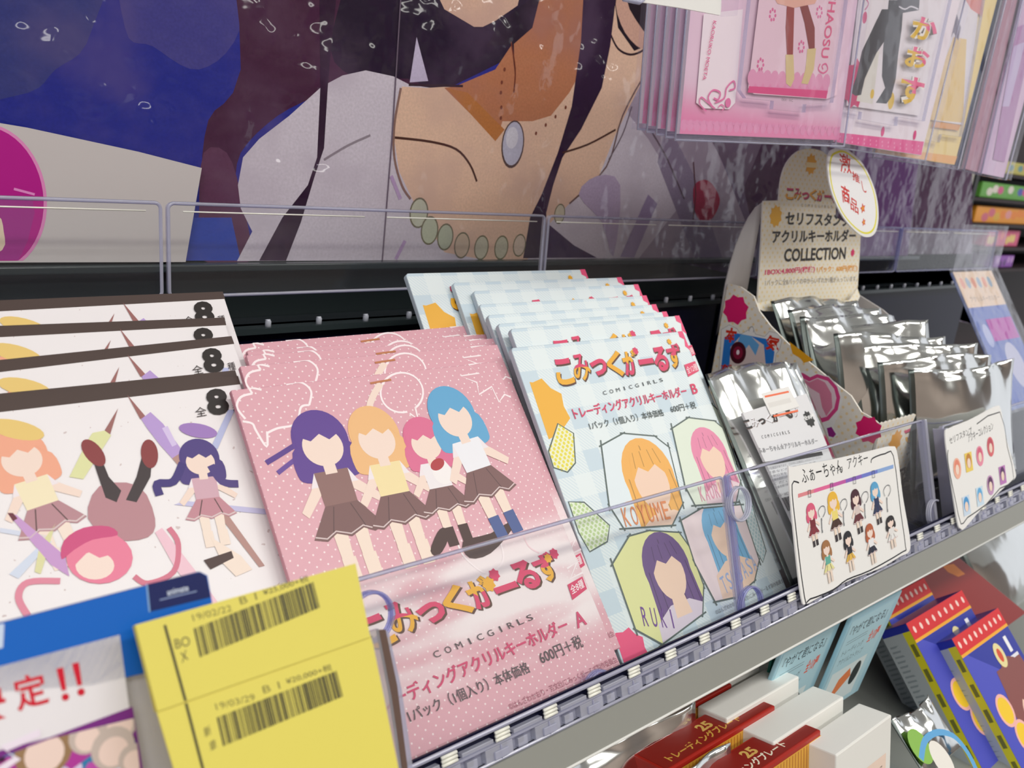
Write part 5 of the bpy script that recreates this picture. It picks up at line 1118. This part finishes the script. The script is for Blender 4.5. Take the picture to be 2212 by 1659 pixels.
# blue boxes with red tops
G5 = 'blue boxes with red dotted top bands'
M_BLUE = mat('2a35a0', .3, name='blue_printed_carton'); M_SIDEG = mat('aeb6ba', .35, name='grey_printed_side')
for k, (a, c, W_, lab) in enumerate((((2056, 1380), (2160, 1297), .068, 'blue box with red dotted top band, nearest the right corner'), ((1957, 1347), (2078, 1272), .072, 'blue box with red dotted top band, second from the corner'), ((1900, 1300), (1995, 1250), .078, 'blue box with red dotted top band, rearmost and half hidden by the shelf lip'))):
    ra, rb = ray(*a), ray(*c); y_ = (.1370, .1545, .178)[k]
    pa = ra*(y_/ra.y); f0 = lean(0, 0, 44, 0); H = .105
    w_ = rb.x*(y_/rb.y)-pa.x; f = Frame(pa-f0.y*H, f0.x, f0.y); tt = thing('blue_box', lab, 'box', f, G5)
    b = MB(); b.prism([(0, 0), (w_, 0), (w_, H), (0, H)], -.0165, 0, M_BLUE, M_BLUE); b.build('carton', tt, .0005)
    A = Art(f, .00006, px=False, clip=(0, 0, w_, H)); A.loc([(0, H-.009), (w_, H-.009), (w_, H), (0, H)], 'd8242a')
    for j in range(9): A.ell((w_*(.07+.108*j), H-.0046), .0013, .0018, 'f7d6cc', local=True, n=10)
    A.loc([(0, H-.0105), (w_, H-.0105), (w_, H-.009), (0, H-.009)], 'f0ac2c'); A.loc([(0, 0), (w_*.55, 0), (w_*.3, H*.5), (w_*.5, H*.75), (w_*.1, H-.0105), (0, H-.0105)], '4a50c0')
    A.text('1', (w_*.80, H-.022), (w_*.86, H-.022), (w_*.80, H-.0135), 'f2f2f6', .05, local=True); A.loc([(w_*.74, H-.0255), (w_*.92, H-.0255), (w_*.92, H-.0235), (w_*.74, H-.0235)], 'e6e6f0')
    A.build('front_print', tt)
    A = Art(f, .00015, px=False, clip=(0, 0, w_, H)); A.ell((w_*.66, H*.52), w_*.34, H*.27, '8a4f4c', local=True); A.ell((w_*.68, H*.43), w_*.24, H*.18, 'f3c9b8', local=True); A.loc([(w_*.34, H*.56), (w_*.4, H*.76), (w_*.92, H*.76), (w_*.98, H*.56), (w_*.8, H*.62), (w_*.64, H*.56), (w_*.5, H*.62)], '8a4f4c')
    A.loc([(w_*.34, 0), (w_, 0), (w_, H*.28), (w_*.68, H*.32), (w_*.4, H*.24)], 'a32a50'); A.ell((w_*.60, H*.81), .0052, .0065, 'e8dca0', local=True); A.ell((w_*.60, H*.81), .0024, .0036, 'd8502c', local=True)
    for x_, y_2 in ((.22, .60), (.30, .46)): A.ell((w_*x_, H*y_2), .0078, .0082, 'f4b8b0', local=True); A.ell((w_*x_, H*y_2), .0062, .0066, 'f6cc2c', local=True)
    A.build('round_face_blank_print', tt); tt.children[-1].name = 'picture_print'
    sf = Frame(f.world(0, 0, -.0165), f.z, f.y); sf = Frame(f.O-f.z*.0165, f.z, f.y); A = Art(sf, .00006, px=False)
    A.loc([(0, 0), (.0120, 0), (.0120, H-.004), (0, H-.004)], M_SIDEG); A.loc([(.0120, 0), (.0165, 0), (.0165, H-.004), (.0120, H-.004)], 'e6dc2a')
    r_ = random.Random(k)
    for j in range(36): A.loc([(.0015, .004+.0026*j), (.0015+r_.uniform(.003, .009), .004+.0026*j), (.0015+.005, .0050+.0026*j), (.0015, .0050+.0026*j)], '8d979c')
    for j in range(7): A.loc([(.0130, .01+.013*j), (.0152, .01+.013*j), (.0152, .0165+.013*j), (.0130, .0165+.013*j)], '7a7a30')
    o = A.build('side_print', tt); o.matrix_local = f.mtx().inverted() @ sf.mtx()
# red box side, silver pouches, green and blue pouch, clear tray
dr = lean(.192, -.235, 44, 0); dO = dr.at(1940, 1420); dr = Frame(dr.world(*dO), dr.x, dr.y)
tt = thing('dark_red_box', 'dark red box with orange print behind the blue boxes', 'box', dr)
slab(tt, 'carton', dr, [(1900, 1180), (2071, 1203), (2260, 1358), (2240, 1500), (1990, 1440)], mat('8c1d16', .3, name='dark_red_carton'), mat('5c120e', .4), .012, bev=.0006)
A = Art(dr); A.poly([(2035, 1222), (2060, 1218), (2085, 1240), (2070, 1246), (2048, 1236)], 'd8803c', 0); A.build('orange_print', tt)
for k, (u, v, z_, w_, h_, lean_, lab) in enumerate(((1240, 1640, 0, .082, .07, 20, 'long silver foil pouch at the bottom edge, rear one'), (1300, 1690, 0, .075, .07, 20, 'silver foil pouch at the bottom edge, in front beside the red cartons'))):
    cR = (.2560, .1560, -.196) if k == 0 else (.2500, .1330, -.197)
    a_ = math.radians(lean_); f = Frame((cR[0]-w_-.03, cR[1]-.02, cR[2]-h_+.004), (1, 0, .0), (0, math.sin(a_), math.cos(a_))); f = Frame(Vector(cR)-f.x*(w_+.03)-f.y*h_, f.x, f.y)
    tt = thing('foil_pouch', lab, 'foil pouch', f, 'silver foil pouches'); pouch(tt, f, w_+.03, h_, .012, seed=50+k, folds=.6)
for k, (p, dp_, lab) in enumerate((((2150, 1352), (.198, -.231), 'silver foil pouch behind the dark red box, right edge'), ((2142, 1300), (.208, -.229), 'large pale silver pouch near the shelf lip, right edge'))):
    f = lean(*dp_, 40, 0); f = Frame(f.world(*f.at(*p)), f.x, f.y); tt = thing('foil_pouch', lab, 'foil pouch', f, 'silver foil pouches'); pouch(tt, f, .12, .075+.02*k, .014, seed=60+k, folds=.5)
f = lean(.085, -.255, 52, 0); f = Frame(f.world(f.at(2000, 1680)[0], f.at(2000, 1680)[1]), f.x, f.y)
tt = thing('printed_foil_pouch', 'silver pouch with green and light blue edges, bottom of the picture', 'foil pouch', f)
pouch(tt, f, .036, .024, .005, seed=71, wob=0); A = Art(f, .0034); A.ell((1988, 1612), .0065, .0075, '86b84a'); A.line([(1990, 1640), (1998, 1600), (2025, 1582), (2060, 1590), (2090, 1625), (2110, 1665)], .0028, '5aa4d8', 4); A.ell((2035, 1640), .006, .008, 'e8e4dc'); A.build('colour_print', tt)
f = Frame((.318, .105, -.272), EX, EY := Vector((0, 0, 1))); tt = thing('clear_tray', 'low clear plastic tray around the blue boxes', 'tray', None, None, (.345, .10, -.2748))
b = MB(); b.box((0, 0, 0), (.055, .0016, .018), M_EDGE); b.build('front_wall', tt, .0004); b = MB(); b.box((0, 0.002, 0), (.0016, .13, .018), M_EDGE); b.build('side_wall', tt, .0004); b = MB(); b.box((.002, .002, 0), (.055, .13, .0014), M_CLEAR); b.build('tray_floor', tt)
